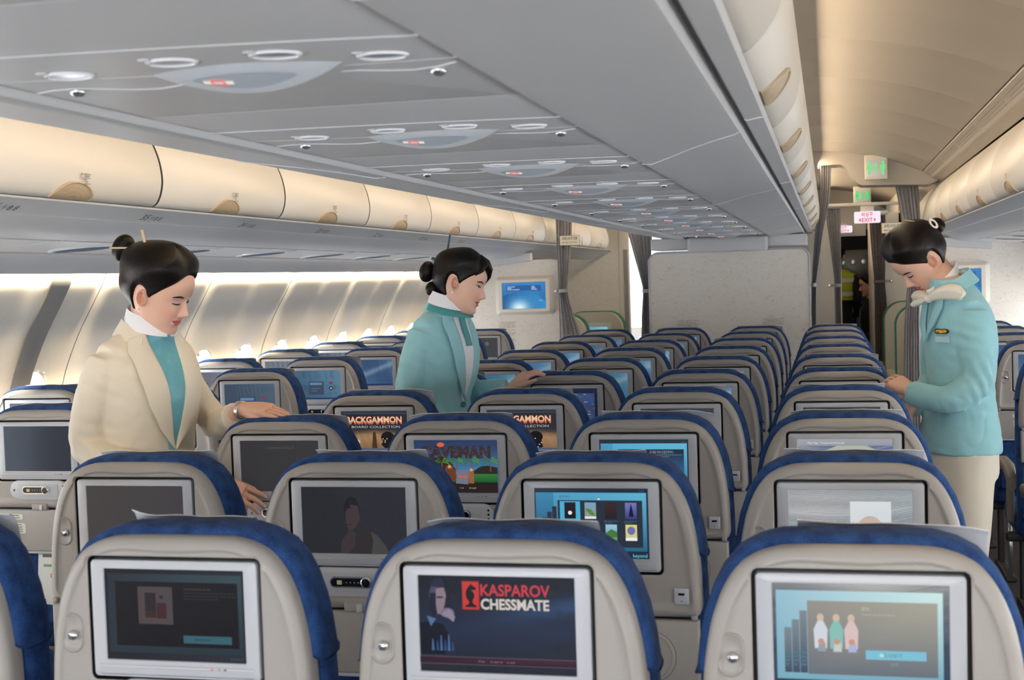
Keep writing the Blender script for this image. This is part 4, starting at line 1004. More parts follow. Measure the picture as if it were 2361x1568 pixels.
# side bulkheads
for s in (-1, 1):
    pts = [(1.405, 0), (2.60, 0), (2.61, .8), (2.56, 1.15), (2.46, 1.38), (2.32, 1.60), (2.28, 1.70), (2.15, 1.71), (1.75, 1.728), (1.66, 1.755), (1.60, 1.775), (1.56, 1.77)]
    pts = [(1.405, 0), (2.60, 0), (2.61, .8), (2.57, 1.15), (2.47, 1.38), (2.34, 1.60), (2.30, 1.76), (1.70, 1.76), (1.66, 1.752), (1.62, 1.70), (1.46, 1.70), (1.425, 1.69), (1.408, 1.66)]
    poly_wall('wall_front_'+('left' if s < 0 else 'right'), [(s*x, z) for x, z in pts], 8.90, 8.94, WPAPER)
    # soft moulded end of the bin soffit above the bulkhead
    mb = MB(); mb.rings([[(s*(1.62+.34*t), 8.80, 1.760-.045*t), (s*(1.62+.34*t), 8.80, 1.695-.03*t), (s*(1.62+.34*t), 8.90, 1.690-.03*t), (s*(1.62+.34*t), 8.90, 1.76-.045*t)] for t in (0, .25, .5, .75, 1)], CEIL2); struct(mb.build('trim_soffit_end'))
# wall monitors
def monitor(s):
    cx = -1.690 if s < 0 else 1.70
    cz = 1.409
    r = thing('wall_monitor', (cx, 8.90, cz), 'lit blue flight map screen in a cream frame on the wall beyond the middle attendant' if s < 0 else 'lit blue wall screen half hidden behind the turquoise attendant\'s shoulder', 'monitor')
    mb = MB(); q = lambda w_, h_, rr, y: [(a, y, b) for a, b in rrect(w_, h_, rr, 6)]
    mb.rings([q(.505, .315, .03, 0), q(.50, .31, .03, -.012), q(.44, .275, .02, -.05), q(.43, .265, .02, -.056), q(.372, .222, .006, -.056), q(.366, .216, .004, -.050)], BIN, cap0=False, cap1=False); mb.build('monitor_frame', r)
    p = MB()
    W_, H_ = .362, .212
    def f(x, y):
        base = mixc((40, 96, 150), (52, 130, 196), y); g = math.hypot((x-.42)/.9, (y+1.05)/1.72)
        if g < 1: base = mixc((26, 88, 150), (50, 140, 200), x)
        glow = math.exp(-((x-.38)/.22)**2-((y-.0)/.32)**2); return mixc(base, (224, 250, 255), glow)
    nx, ny = 32, 24; vs = [((i/nx-.5)*W_, -.050, (j/ny-.5)*H_) for j in range(ny+1) for i in range(nx+1)]
    cs = [lin(f(i/nx, j/ny)) for j in range(ny+1) for i in range(nx+1)]
    p.add(vs, [(j*(nx+1)+i, j*(nx+1)+i+1, (j+1)*(nx+1)+i+1, (j+1)*(nx+1)+i) for j in range(ny) for i in range(nx)], SCREEN, cs)
    P_ = lambda x, y, o=0: ((x-.5)*W_, -.0503-o, (y-.5)*H_)
    p.add([P_(.10, .68), P_(.90, .68), P_(.90, .90), P_(.10, .90)], [(0, 1, 2, 3)], SCREEN, lin((28, 92, 158)))
    for k, (a, b) in enumerate((('Ground Speed', '0 mph'), ('Altitude', '100 feet'), ('Distance to Destination', '6060 miles'))):
        put_text(p, a, P_(.12, .835-.055*k, .0002), (1, 0, 0), (0, 0, 1), .0075, SCREEN, lin((236, 244, 250)), bold=.02); put_text(p, b, P_(.68, .835-.055*k, .0002), (1, 0, 0), (0, 0, 1), .0075, SCREEN, lin((236, 244, 250)), bold=.02)
    put_text(p, 'Seoul', P_(.86, .28, .0002), (1, 0, 0), (0, 0, 1), .008, SCREEN, lin((236, 244, 250)))
    for k in range(9):
        yy = .1+.07*k; p.tube([((x/20-.5)*W_, -.0503, (yy+.03*math.sin(x/20*3)-.5)*H_) for x in range(3, 18)], .0003, SCREEN, n=4, col=lin((90, 190, 220)))
    p.build('picture', r); return r
monitor(-1); monitor(1)
tag(text_block(-1.925, 1.195, .15, 20, 5, y=8.898), 'column of small Korean and English safety text below the cream framed wall monitor', 'sign')
# curtains
def curtain(name, y, rows_, label, n=7, amp=.013, th=.004, m=CURT, tie=None):
    """rows_ = [(z, x0, x1)]"""
    r = thing(name, (0, y, 0), label, 'curtain', 'grey class divider curtains')
    mb = MB(); N = n*8; tab0 = [(-z, a) for z, a, b in rows_]; tab1 = [(-z, b) for z, a, b in rows_]
    zt, zb = rows_[0][0], rows_[-1][0]; rs = []
    for j in range(41):
        z = zt+(zb-zt)*j/40; a = interp(tab0, -z); b = interp(tab1, -z); wd = b-a
        f = []; bk = []
        for i in range(N+1):
            u = i/N; ph = 2*math.pi*n*u; x = a+wd*u+.15*wd/n*math.sin(2*ph); yy = amp*(math.sin(ph)+.35*math.sin(2.3*ph+1+z*1.5))
            f.append((x, yy, z)); bk.append((x, yy+th, z))
        rs.append(f+bk[::-1])
    mb.rings(rs, m); mb.build('cloth', r, angle=70)
    t = MB(); t.box(((rows_[0][1]+rows_[0][2])/2, 0, zt+.006), (rows_[0][2]-rows_[0][1]+.02, .03, .014), SILV, bev=.004); t.build('rail', r)
    if tie:
        tz, tx0, tx1, dx = tie; b_ = MB(); b_.rings([[((tx0+tx1)/2+(tx1-tx0)/2*1.1*math.cos(a), (amp+.012)*1.3*math.sin(a), tz+o) for a in [2*math.pi*i/20 for i in range(20)]] for o in (-.014, .014)], m, cap0=False, cap1=False)
        b_.box(((tx1 if dx > 0 else tx0)+dx/2, -.01, tz), (abs(dx), .008, .022), TAUPE, bev=.003); b_.box(((tx1 if dx > 0 else tx0)+dx*.85, -.018, tz), (.02, .012, .026), CHROME, bev=.003); b_.build('tie_strap', r)
    return r
curtain('curtain', 8.80, [(2.10, -1.395, -1.255), (1.85, -1.392, -1.27), (1.51, -1.388, -1.31), (1.44, -1.388, -1.315), (1.25, -1.388, -1.27), (1.03, -1.39, -1.21), (.1, -1.40, -1.18)], 'grey curtain gathered beside the lit wall monitor, with a class sign hanging by it', n=5, tie=(1.44, -1.388, -1.315, -.03))
curtain('curtain', 8.72, [(1.905, -.80, -.60), (1.72, -.755, -.612), (1.45, -.69, -.625), (1.41, -.688, -.628), (1.2, -.705, -.625), (.1, -.73, -.62)], 'dark grey curtain tied at the partition edge beside the bright open door', n=6, tie=(1.42, -.69, -.628, .09))
curtain('curtain', 8.66, [(2.345, .702, .790), (2.1, .698, .775), (1.8, .655, .715), (1.45, .627, .662), (1.40, .625, .660), (1.2, .618, .655), (.1, .61, .65)], 'grey curtain tied to the partition edge beside the first lit exit aisle', n=5, tie=(1.43, .625, .66, -.10))
curtain('curtain', 9.62, [(2.05, .735, .86), (1.8, .765, .86), (1.45, .80, .855), (1.40, .80, .852), (1.2, .80, .85), (.1, .80, .85)], 'grey curtain beyond the partition, before the dark galley doorway', n=5, tie=(1.41, .80, .852, -.05))
curtain('curtain', 8.74, [(2.165, 1.262, 1.43), (1.9, 1.30, 1.44), (1.45, 1.335, 1.43), (1.40, 1.335, 1.43), (1.1, 1.31, 1.42), (.1, 1.28, 1.42)], 'grey curtain behind the turquoise attendant\'s face, below the arched ceiling', n=6, tie=(1.42, 1.335, 1.43, .02))
curtain('curtain', 10.95, [(2.03, 1.13, 1.275), (1.8, 1.14, 1.275), (1.45, 1.165, 1.262), (1.40, 1.165, 1.262), (1.2, 1.165, 1.275), (.1, 1.16, 1.28)], 'dark taupe curtain under the first exit sign, beside the galley doorway', n=5, m=fabric('taupe_curtain_cloth', (104, 96, 96), (122, 113, 112), 500), tie=(1.42, 1.165, 1.262, .07))
# hanging class signs
def class_sign(x, y, z, label, w_=.165):
    r = thing('hanging_sign', (x, y, z), label, 'sign', 'hanging class signs')
    b = MB(); b.box((0, 0, 0), (w_, .006, .08), mat('sign_gold_edge', (196, 170, 110), .4), bev=.002); b.box((0, -.0035, 0), (w_-.008, .002, .072), mat('sign_cream_face', (232, 226, 208), .5)); b.build('board', r)
    t = MB(); put_text(t, '프레스티지 전용', (0, -.0048, .005), (1, 0, 0), (0, 0, 1), .020, PRINT, lin((84, 78, 90)), width=w_*.76, align='c', bold=.02); put_text(t, 'PRESTIGE CLASS ONLY', (0, -.0048, -.022), (1, 0, 0), (0, 0, 1), .010, PRINT, lin((110, 100, 96)), width=w_*.8, align='c', bold=.02); t.build('lettering', r)
    s_ = MB()
    for k in (-.045, .04): s_.tube([(k, 0, .04), (k+.004, .0, .16)], .0012, mat('gold_cord', (206, 170, 90), .6), n=6)
    s_.build('cord', r); return r
class_sign(-1.272, 8.74, 1.845, 'gold-edged cream class sign board hanging by the curtain near the wall monitor')
class_sign(1.235, 8.70, 1.845, 'gold-edged cream class sign board hanging beside the turquoise attendant\'s hair')
# arched ceiling frame over the aisles
for s in (-1, 1):
    bot = [(.62, 2.336), (.80, 2.336)]+[(.86+.15*t, 2.336-.164*smoothstep(0, 1, t)) for t in (0, .2, .4, .6, .8, 1)]+[(1.2, 2.168), (1.5, 2.155)]
    if s < 0: bot = [(.62, 2.30), (1.2, 2.25), (1.5, 2.2)]
    top = [(1.6, 2.2), (1.5, 2.30), (1.2, 2.38), (.9, 2.44), (.60, 2.47)]
    poly_wall('ceiling_arch', [(s*x, z) for x, z in bot+top], 8.60, 8.92, DOME)
mb = MB(); mb.box((0, 13.4, 2.46), (4.6, 9.0, .05), DOME); struct(mb.build('ceiling_front'))
mb = MB(); mb.rings([[(x, y, z) for x, z in ((.60, 2.42), (.85, 2.41), (1.1, 2.37), (1.35, 2.27), (1.6, 2.15))] for y in (8.9, 10.4, 12, 14.5)], DOME, close=False); struct(mb.build('ceiling_dome'))
# monuments beyond the partition
mb = MB(); mb.box((.255, 10.9, 1.03), (1.21, 2.3, 2.06), BIN, bev=.01); mb.box((-.30, 15.0, 1.2), (.1, 5.9, 2.5), BIN); struct(mb.build('wall_galley_and_blocker'))  # thin far wall is added to block daylight from the exit aisle
mb = MB(); mb.box((1.93, 11.65, 1.03), (1.56, 1.1, 2.06), BIN, bev=.01); mb.box((2.0, 12.4, 2.2), (1.2, 2.6, .5), BIN); struct(mb.build('wall_right_closet'))
mb = MB(); mb.box((2.64, 13.5, 1.2), (.06, 9.1, 2.5), WALLM); struct(mb.build('wall_right_front'))
mb = MB(); mb.box((-2.64, 10.7, 1.2), (.06, 3.5, 2.5), WALLM); struct(mb.build('wall_left_front'))
mb = MB(); mb.box((1.45, 18.0, 1.2), (2.6, .06, 2.6), WALLM); struct(mb.build('wall_far'))
# prestige wall on the left with a white door post
poly_wall('wall_front_end', [(-1.43, 0), (-2.62, 0), (-2.62, 2.4), (-1.43, 2.4)], 12.36, 12.40, WPAPER)
mb = MB(); mb.box((-1.375, 12.38, 1.2), (.115, .06, 2.4), BIN, bev=.01); mb.box((-1.355, 12.345, 1.30), (.045, .01, 1.05), TAUPE, bev=.002); mb.box((-1.375, 12.34, 1.42), (.014, .012, .06), SILV); mb.box((-1.375, 12.34, 1.37), (.014, .012, .05), SILV); struct(mb.build('door_1'))
# white liner of the open entrance door, bright with daylight
mb = MB(); mb.box((-1.36, 14.0, .45), (.9, .05, .95), BIN, bev=.03); mb.box((-1.2, 13.94, .80), (.5, .04, .05), BIN, bev=.015); struct(mb.build('door_2'))
# beams, signs in the right aisle
mb = MB(); mb.box((1.05, 9.62, 2.075), (.64, .06, .026), BIN, bev=.005); mb.box((1.2, 10.95, 2.055), (.2, .10, .03), BIN, bev=.005); struct(mb.build('trim_header_rail'))
def lav_sign(x, y, z, w_, h_, label, bright):
    r = thing('lavatory_sign', (x, y, z), label, 'sign', None)
    b = MB(); b.box((0, 0, 0), (w_, .05, h_), BIN, bev=.006); b.box((0, -.026, -.01), (w_*.84, .003, h_*.72), LENSM, bev=.001); b.box((0, .0, h_/2+.03), (w_*.5, .03, .08), BIN); b.build('housing', r)
    p = MB(); c = lin(tuple(int(v) for v in bright)); y0 = -.0285; k = h_*.22
    for dx, skirt in ((-.30, True), (0, None), (.30, False)):
        cx = dx*w_; cz = -.01
        if skirt is None:
            p.box((cx, y0, cz+k*.62), (k*.5, .001, k*.42), SCREEN, col=c); p.box((cx, y0, cz-.2*k), (k*.26, .001, k*1.1), SCREEN, col=c); p.box((cx, y0, cz+.1*k), (k*.9, .001, k*.16), SCREEN, col=c); continue
        p.add([(cx+.28*k*math.cos(a), y0-.001, cz+1.05*k+.28*k*math.sin(a)) for a in [2*math.pi*i/14 for i in range(14)]], [tuple(range(14))], SCREEN, c)
        body = [(-.5, -.2), (-.28, .72), (.28, .72), (.5, -.2), (.2, -.3), (.2, -1.1), (-.2, -1.1), (-.2, -.3)] if skirt else [(-.42, -.1), (-.42, .72), (.42, .72), (.42, -.1), (.24, -.1), (.24, -1.1), (-.24, -1.1), (-.24, -.1)]
        p.add([(cx+a*k, y0-.001, cz+b*k) for a, b in body], [tuple(range(len(body)))], SCREEN, c)
    p.build('pictogram', r); return r
lav_sign(1.114, 8.50, 2.295, .165, .185, 'cream lavatory sign with dim green figures on the arched ceiling', (120, 226, 140))
lav_sign(1.060, 10.45, 2.195, .150, .155, 'cream lavatory sign with bright green figures beyond the arch, above the exit sign', (40, 230, 110))
def exit_sign(x, y, z, w_, h_, label):
    r = thing('exit_sign', (x, y, z), label, 'sign', None)
    b = MB(); b.rings([[(a, -.02, c) for a, c in rrect(w_, h_, .012, 5)], [(a, .02, c) for a, c in rrect(w_, h_, .012, 5)]], SCREEN, col=lin((250, 236, 244))); b.box((0, .005, h_/2+.04), (w_*.5, .02, .08), BIN); b.build('light_box', r)
    t = MB(); put_text(t, '비상구', (0, -.0208, .008), (1, 0, 0), (0, 0, 1), h_*.30, SCREEN, lin((226, 60, 110)), width=w_*.42, align='c', bold=.02)
    put_text(t, 'EXIT', (0, -.0208, -h_*.40), (1, 0, 0), (0, 0, 1), h_*.34, SCREEN, lin((226, 60, 110)), width=w_*.42, align='c', bold=.02)
    for s in (-1, 1): t.add([(s*w_*.25, -.0208, -h_*.40), (s*w_*.25, -.0208, -h_*.06), (s*w_*.33, -.0208, -h_*.23)], [(0, 1, 2)], SCREEN, lin((226, 60, 110)))
    t.build('lettering', r); return r
exit_sign(1.108, 10.75, 2.008, .232, .105, 'lit white EXIT sign with magenta Korean and English letters, nearer and larger one')
exit_sign(.915, 13.0, 1.972, .20, .075, 'small lit EXIT sign beyond the curtain, half hidden above the galley doorway')
# dark galley at the end of the passage
gm = mat('dark_galley_panel', (40, 36, 36), .5); gs = mat('galley_steel', (150, 146, 142), .35, .6)
g = thing('galley', (1.0, 14.3, 0), 'dark galley with steel shelves and ovens at the end of the exit sign aisle', 'galley')
mb = MB(); mb.box((0, .3, 1.0), (.9, .6, 2.0), gm); mb.build('cabinet', g)
for k in range(5):
    for q in range(2):
        mb = MB(); mb.box((-.06+.22*q, -.01, .35+.26*k), (.19, .03, .20), BLACK if (k+q) % 3 else gs, bev=.006); mb.box((-.06+.22*q, -.03, .35+.26*k), (.10, .012, .014), gs); mb.build('drawer', g)
mb = MB(); mb.box((.04, -.02, 1.60), (.44, .02, .34), gs, bev=.01)
for q in range(3): mb.rings(lathe_rings((-.08+.12*q, -.035, 1.62), [(.035, 0), (.03, -.006), (.012, -.008)], 18), CHROME, cap0=False)
mb.build('control_panel', g)
poly_wall('wall_galley_header', [(.6, 1.90), (1.16, 1.90), (1.16, 2.5), (.6, 2.5)], 13.2, 13.3, BIN)
# premium seats beyond the divider
def premium_seat():
    r = thing('premium_seat', (0, 0, 0), '', 'premium seat', 'cream and green premium seats')
    o = rtop(-.28, .28, 1.20, .16, .45, 10)
    mb = MB(); mb.rings([[(x*.97, 0, z) for x, z in o], [(x, .015, z) for x, z in o], [(x, .06, z) for x, z in o]], mat('premium_shell', (206, 200, 184), .5)); mb.build('back_shell', r)
    mb = MB(); mb.rings([[(x*1.0, .055, .45+(z-.45)*.995) for x, z in o], [(x*1.045, .075, .45+(z-.45)*1.014) for x, z in o], [(x*1.045, .15, .45+(z-.45)*1.014) for x, z in o], [(x*.9, .19, .45+(z-.45)*.96) for x, z in o]], GREENF); mb.build('headrest', r)
    mb = MB(); q = lambda w_, h_, y: [(a, y, .98+b) for a, b in rrect(w_, h_, .01, 4)]
    mb.rings([q(.34, .23, .0), q(.335, .225, -.006), q(.27, .16, -.006), q(.265, .155, -.003)], LITE, cap0=False, cap1=False); mb.add([(-.133, -.003, .9), (.133, -.003, .9), (.133, -.003, 1.06), (-.133, -.003, 1.06)], [(0, 1, 2, 3)], SCREEN, [lin((110, 160, 180)), lin((90, 150, 180)), lin((130, 190, 200)), lin((80, 130, 170))]); mb.build('screen_frame', r)
    mb = MB(); mb.box((0, .40, .42), (.54, .56, .16), CREAMF, bev=.05); mb.box((.31, .35, .5), (.07, .62, .30), mat('premium_shell', (206, 200, 184), .5), bev=.02); mb.box((-.31, .35, .5), (.07, .62, .30), mat('premium_shell', (0, 0, 0)), bev=.02); mb.build('seat_cushion', r)
    mb = MB(); mb.box((0, .35, .17), (.4, .4, .34), DKMET, bev=.02); mb.build('leg', r); return r
ps = premium_seat(); ps.location = (-1.66, 9.95, 0); ps['label'] = 'cream premium seat with green headrest just past the curtain by the wall monitor'
for (x, y, z, l) in ((-1.475, 10.95, 0, 'cream premium seat with green headrest in front of the bright door post'), (1.56, 9.30, .03, 'cream premium seat behind the turquoise attendant\'s chin, nearer of two'), (1.50, 10.18, .04, 'cream premium seat beyond the curtain behind the turquoise attendant, farther of two'), (1.36, 12.85, 0, 'cream seat holding the seated person beside the galley doorway')):
    r = copy_tree(ps); r.location = (x, y, z); r['label'] = l
# safety card in the pocket of the first window-block aisle seat; folded blanket in the nearest row
sc_ = MB(); sc_.box((0, 0, .055), (.10, .002, .20), mat('safety_card_paper', (232, 234, 230), .5), rot=Matrix.Rotation(math.radians(4), 3, 'Y'))
sc_.box((.005, -.0015, .115), (.07, .0006, .010), PRINT, col=lin((90, 96, 100))); sc_.box((.012, -.0015, .083), (.08, .0006, .008), PRINT, col=lin((110, 160, 120))); sc_.box((.002, -.0015, .050), (.014, .0006, .014), PRINT, col=lin((200, 160, 40))); sc_.box((.022, -.0015, .050), (.014, .0006, .014), PRINT, col=lin((190, 130, 50)))
bl = MB(); bl.box((0, 0, .0), (.26, .30, .035), mat('pale_blue_blanket', (96, 142, 200), .9, nscale=60, bump=.3), bev=.016); bl.box((0, .01, .034), (.25, .28, .03), MATS['pale_blue_blanket'], bev=.014); b_ = bl.build('folded_blanket'); b_.location = (-1.665, 1.46, .508); tag(b_, 'folded pale blue blanket lying on a blue seat beside the aisle armrest', 'blanket')
o = sc_.build('safety_card'); o.location = (-1.715, 1.936, .585); tag(o, 'white safety card with green stripe tucked in the seat pocket beside the cream window wall', 'card')
# ================================================================ people
from mathutils import noise as MN
def skinmat(name, tint):
    m = bpy.data.materials.new(name); m.use_nodes = True; nt = m.node_tree; b = nt.nodes['Principled BSDF']
    a = nt.nodes.new('ShaderNodeVertexColor'); a.layer_name = 'Col'
    n = nt.nodes.new('ShaderNodeTexNoise'); n.inputs['Scale'].default_value = 90; tc = nt.nodes.new('ShaderNodeTexCoord'); nt.links.new(tc.outputs['Object'], n.inputs['Vector'])
    mx = nt.nodes.new('ShaderNodeMix'); mx.data_type = 'RGBA'; mx.blend_type = 'MULTIPLY'; mx.inputs[0].default_value = 0.25
    nt.links.new(a.outputs['Color'], mx.inputs[6]); nt.links.new(n.outputs['Color'], mx.inputs[7]); nt.links.new(a.outputs['Color'], b.inputs['Base Color'])
    b.inputs['Roughness'].default_value = 0.48; b.inputs['Subsurface Weight'].default_value = 0.12; b.inputs['Subsurface Radius'].default_value = (.01, .004, .002); b.inputs['Subsurface Scale'].default_value = .4
    return m
SKIN = skinmat('skin', 1)
def hairmat():
    m = bpy.data.materials.new('black_hair'); m.use_nodes = True; nt = m.node_tree; b = nt.nodes['Principled BSDF']
    tc = nt.nodes.new('ShaderNodeTexCoord'); mp = nt.nodes.new('ShaderNodeMapping'); mp.inputs['Scale'].default_value = (60, 900, 240); mp.inputs['Rotation'].default_value = (0, .35, 0)
    n = nt.nodes.new('ShaderNodeTexNoise'); n.inputs['Scale'].default_value = 1.0; n.inputs['Detail'].default_value = 3
    nt.links.new(tc.outputs['Object'], mp.inputs[0]); nt.links.new(mp.outputs[0], n.inputs['Vector'])
    bp = nt.nodes.new('ShaderNodeBump'); bp.inputs['Strength'].default_value = .5; bp.inputs['Distance'].default_value = .002; nt.links.new(n.outputs['Fac'], bp.inputs['Height']); nt.links.new(bp.outputs['Normal'], b.inputs['Normal'])
    mx = nt.nodes.new('ShaderNodeMix'); mx.data_type = 'RGBA'; mx.inputs[6].default_value = lin((9, 8, 8))+(1,); mx.inputs[7].default_value = lin((22, 18, 18))+(1,)
    nt.links.new(n.outputs['Fac'], mx.inputs[0]); nt.links.new(mx.outputs[2], b.inputs['Base Color']); b.inputs['Roughness'].default_value = .38; b.inputs['Specular IOR Level'].default_value = .16
    return m
HAIR = hairmat()
SK = lin((222, 178, 156)); LIPC = lin((200, 104, 100)); BLUSH = lin((228, 160, 136)); DARKL = lin((34, 24, 22)); BROWC = lin((52, 36, 30)); NAIL = lin((240, 190, 182))
TW = [(0, .020), (.008, .033), (.02, .0445), (.04, .0555), (.06, .0625), (.08, .0685), (.10, .0725), (.125, .0755), (.15, .0765), (.17, .0735), (.19, .063), (.205, .044), (.213, .024), (.217, .002)]
TF = [(0, .068), (.006, .0765), (.015, .0815), (.03, .0800), (.05, .0825), (.07, .0845), (.09, .0845), (.11, .0845), (.125, .0885), (.145, .091), (.165, .0865), (.185, .072), (.20, .052), (.212, .022), (.217, .002)]
TB = [(0, .022), (.01, .0), (.03, -.03), (.05, -.055), (.07, -.075), (.09, -.088), (.12, -.098), (.15, -.099), (.175, -.088), (.195, -.064), (.21, -.030), (.217, -.002)]
TN = [(.058, 0), (.063, .007), (.069, .0165), (.075, .0225), (.080, .0215), (.087, .0165), (.096, .0115), (.106, .0070), (.116, .003), (.126, 0)]
TNS = [(.058, .010), (.072, .0090), (.080, .0078), (.09, .0062), (.11, .0056), (.126, .007)]
def G(x, s): return math.exp(-(x/s)**2)
def feat(x, z, smile=0.0):
    ax = abs(x); d = 0
    if .056 < z < .128: d += interp(TN, z)*G(x, interp(TNS, z))
    d += .0068*G(ax-.0118, .0048)*G(z-.0685, .0058) - .003*G(ax-.006, .003)*G(z-.0615, .003)
    zl = .0475+(3+6*smile)*x*x
    if ax < .026:
        m_ = max(0, 1-(ax/.025)**2)
        d += .0046*G(z-(zl+.0058-.9*ax*ax*4), .0040)*m_**.7 + .0054*G(z-(zl-.0062), .0048)*m_**.8
        d -= (.0042)*G(z-zl, .0013+.0008*smile)*m_**.5
    d -= .0028*G(ax-.0265, .004)*G(z-zl, .005)
    d -= .0026*G(z-.031, .005)*G(x, .018); d += .0022*G(z-.014, .009)*G(x, .014)
    d -= .0085*G(ax-.030, .0165)*G(z-.109, .0105); d += .0066*G(ax-.0310, .0115)*G(z-.1065, .0066)
    d += (.0035+.003*smile)*G(ax-.038, .017)*G(z-.074, .018)
    d += .0016*G(ax-.028, .02)*G(z-.1235, .005)
    return d
def head_pt(th, z, smile=0.0):
    """th = 0 front, pi/2 = +x side"""
    w_, F, B = interp(TW, z), interp(TF, z), interp(TB, z); c = .42*(F+B)
    cs, sn = math.cos(th), math.sin(th); p = 2.35 if cs > 0 else 2.1
    k = (abs(sn)**p+abs(cs)**p)**(-1/p)
    x = w_*sn*k; y = c+((F-c) if cs > 0 else (c-B))*cs*k
    if cs > 0: y += feat(x, z, smile)*smoothstep(.12, .5, cs*k)
    return (x, y, z)
def face_y(x, z, smile=0.0):
    w_, F, B = interp(TW, z), interp(TF, z), interp(TB, z); c = .42*(F+B)
    u = max(0, 1-abs(x/w_)**2.35)**(1/2.35)
    return c+(F-c)*u+feat(x, z, smile)*smoothstep(.12, .5, u)
def head_mesh(mb, M, smile=0.0, eyes='down', lips=LIPC, shadow=None):
    nT, nZ = 132, 140; vs = []; cs = []
    zs = [.217*(1-math.cos(math.pi*(.02+.98*j/nZ)))/2 for j in range(nZ+1)]
    for z in zs:
        for i in range(nT):
            u = i/nT*2-1; th = math.pi*(abs(u)**1.35)*(1 if u > 0 else -1)
            x, y, zz = head_pt(th, z, smile); vs.append(M@Vector((x, y, zz)))
            c = SK
            if y > .05:
                zl = .0475+(3+6*smile)*x*x; ax = abs(x); m_ = max(0, 1-(ax/.0245)**2)
                if m_ > 0:
                    up_ = zl+.0098*m_**.55-.0016*G(x, .003); lo = zl-.0115*m_**.6
                    k = smoothstep(lo-.001, lo+.001, z)*(1-smoothstep(up_-.001, up_+.001, z))
                    c = mixc(c, lips, k); c = mixc(c, lin((110, 40, 40)), .8*G(z-zl, .0010)*m_**.3)
                c = mixc(c, BLUSH, .6*G(ax-.044, .016)*G(z-.074, .014))
                c = mixc(c, lin((120, 70, 56)), .7*G(ax-.0065, .0028)*G(z-.0615, .0022))
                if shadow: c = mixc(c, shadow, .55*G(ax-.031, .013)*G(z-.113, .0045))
            cs.append(c)
    fs = [(j*nT+i, j*nT+(i+1) % nT, (j+1)*nT+(i+1) % nT, (j+1)*nT+i) for j in range(nZ) for i in range(nT)]
    fs.append(tuple(range(nT))[::-1]); fs.append(tuple(nZ*nT+i for i in range(nT)))
    mb.add(vs, fs, SKIN, cs)
    def P(x, z, o): return M@Vector((x, face_y(x, z, smile)+o, z))
    for s in (-1, 1):
        # brow
        A = []; Bq = []
        for k in range(13):
            t = k/12; x = .0150+.036*t; zc = .1225+.0055*math.sin(math.pi*min(1, t*.85))-.002*t; h = .0032*math.sin(math.pi*(.12+.85*(1-t)))**.7
            A.append(P(s*x, zc-h, .0006)); Bq.append(P(s*x, zc+h, .0006))
        mb.rings([A, Bq], SKIN, close=False, col=BROWC)
        # eye: almond with iris, lash line
        op = .0040 if eyes == 'open' else .0012
        zc0 = .1060 if eyes == 'open' else .1032
        up_ = []; lo = []; ls = []; N = 14
        for k in range(N+1):
            t = k/N; x = .0175+.0275*t; base = zc0+.0012*t+(-.0028*math.sin(math.pi*t) if eyes != 'open' else 0)
            up_.append(P(s*x, base+op*math.sin(math.pi*t)**.7, .0007)); lo.append(P(s*x, base-op*.55*math.sin(math.pi*t)**.8, .0007)); ls.append(P(s*x, base+op*math.sin(math.pi*t)**.7+.0004, .0014))
        mb.rings([lo, up_], SKIN, close=False, col=lin((225, 216, 210)) if eyes == 'open' else DARKL)
        if eyes == 'open':
            ir = [P(s*(.0325+.0042*math.cos(a)), zc0+.0012+.0036*math.sin(a)*.9, .0012) for a in [2*math.pi*i/16 for i in range(16)]]
            mb.add(ir, [tuple(range(16))], SKIN, lin((30, 20, 18)))
        mb.tube(ls, [.0007+.0016*math.sin(math.pi*min(1, .15+.8*k/N)) for k in range(N+1)], SKIN, n=6, col=DARKL)
        # ear
        R = M.to_3x3().normalized()
        vs = []; cs = []; nr, na = 9, 28; cx, cy, cz = s*.0705, -.002, .094
        for i in range(nr+1):
            r = i/nr
            prof = .004+.010*math.exp(-((r-.80)/.16)**2)-.006*math.exp(-((r-.35)/.25)**2)
            for k in range(na):
                a = 2*math.pi*k/na; ry = .0142*(1+.12*math.sin(a)); rz = .0268
                yy = cy+ry*r*math.cos(a)-.004*math.sin(a)*r; zz = cz+rz*r*math.sin(a)*(1 if math.sin(a) > 0 else .86)
                o = prof if r < .99 else -.004
                vs.append(M@Vector((cx+s*(o+.006*(1-r*math.cos(a))*.5), yy, zz))); cs.append(mixc(SK, lin((206, 136, 114)), .55*math.exp(-((r-.45)/.3)**2)))
        fs = [(i*na+k, i*na+(k+1) % na, (i+1)*na+(k+1) % na, (i+1)*na+k) for i in range(nr) for k in range(na)]
        mb.add(vs, fs, SKIN, cs)
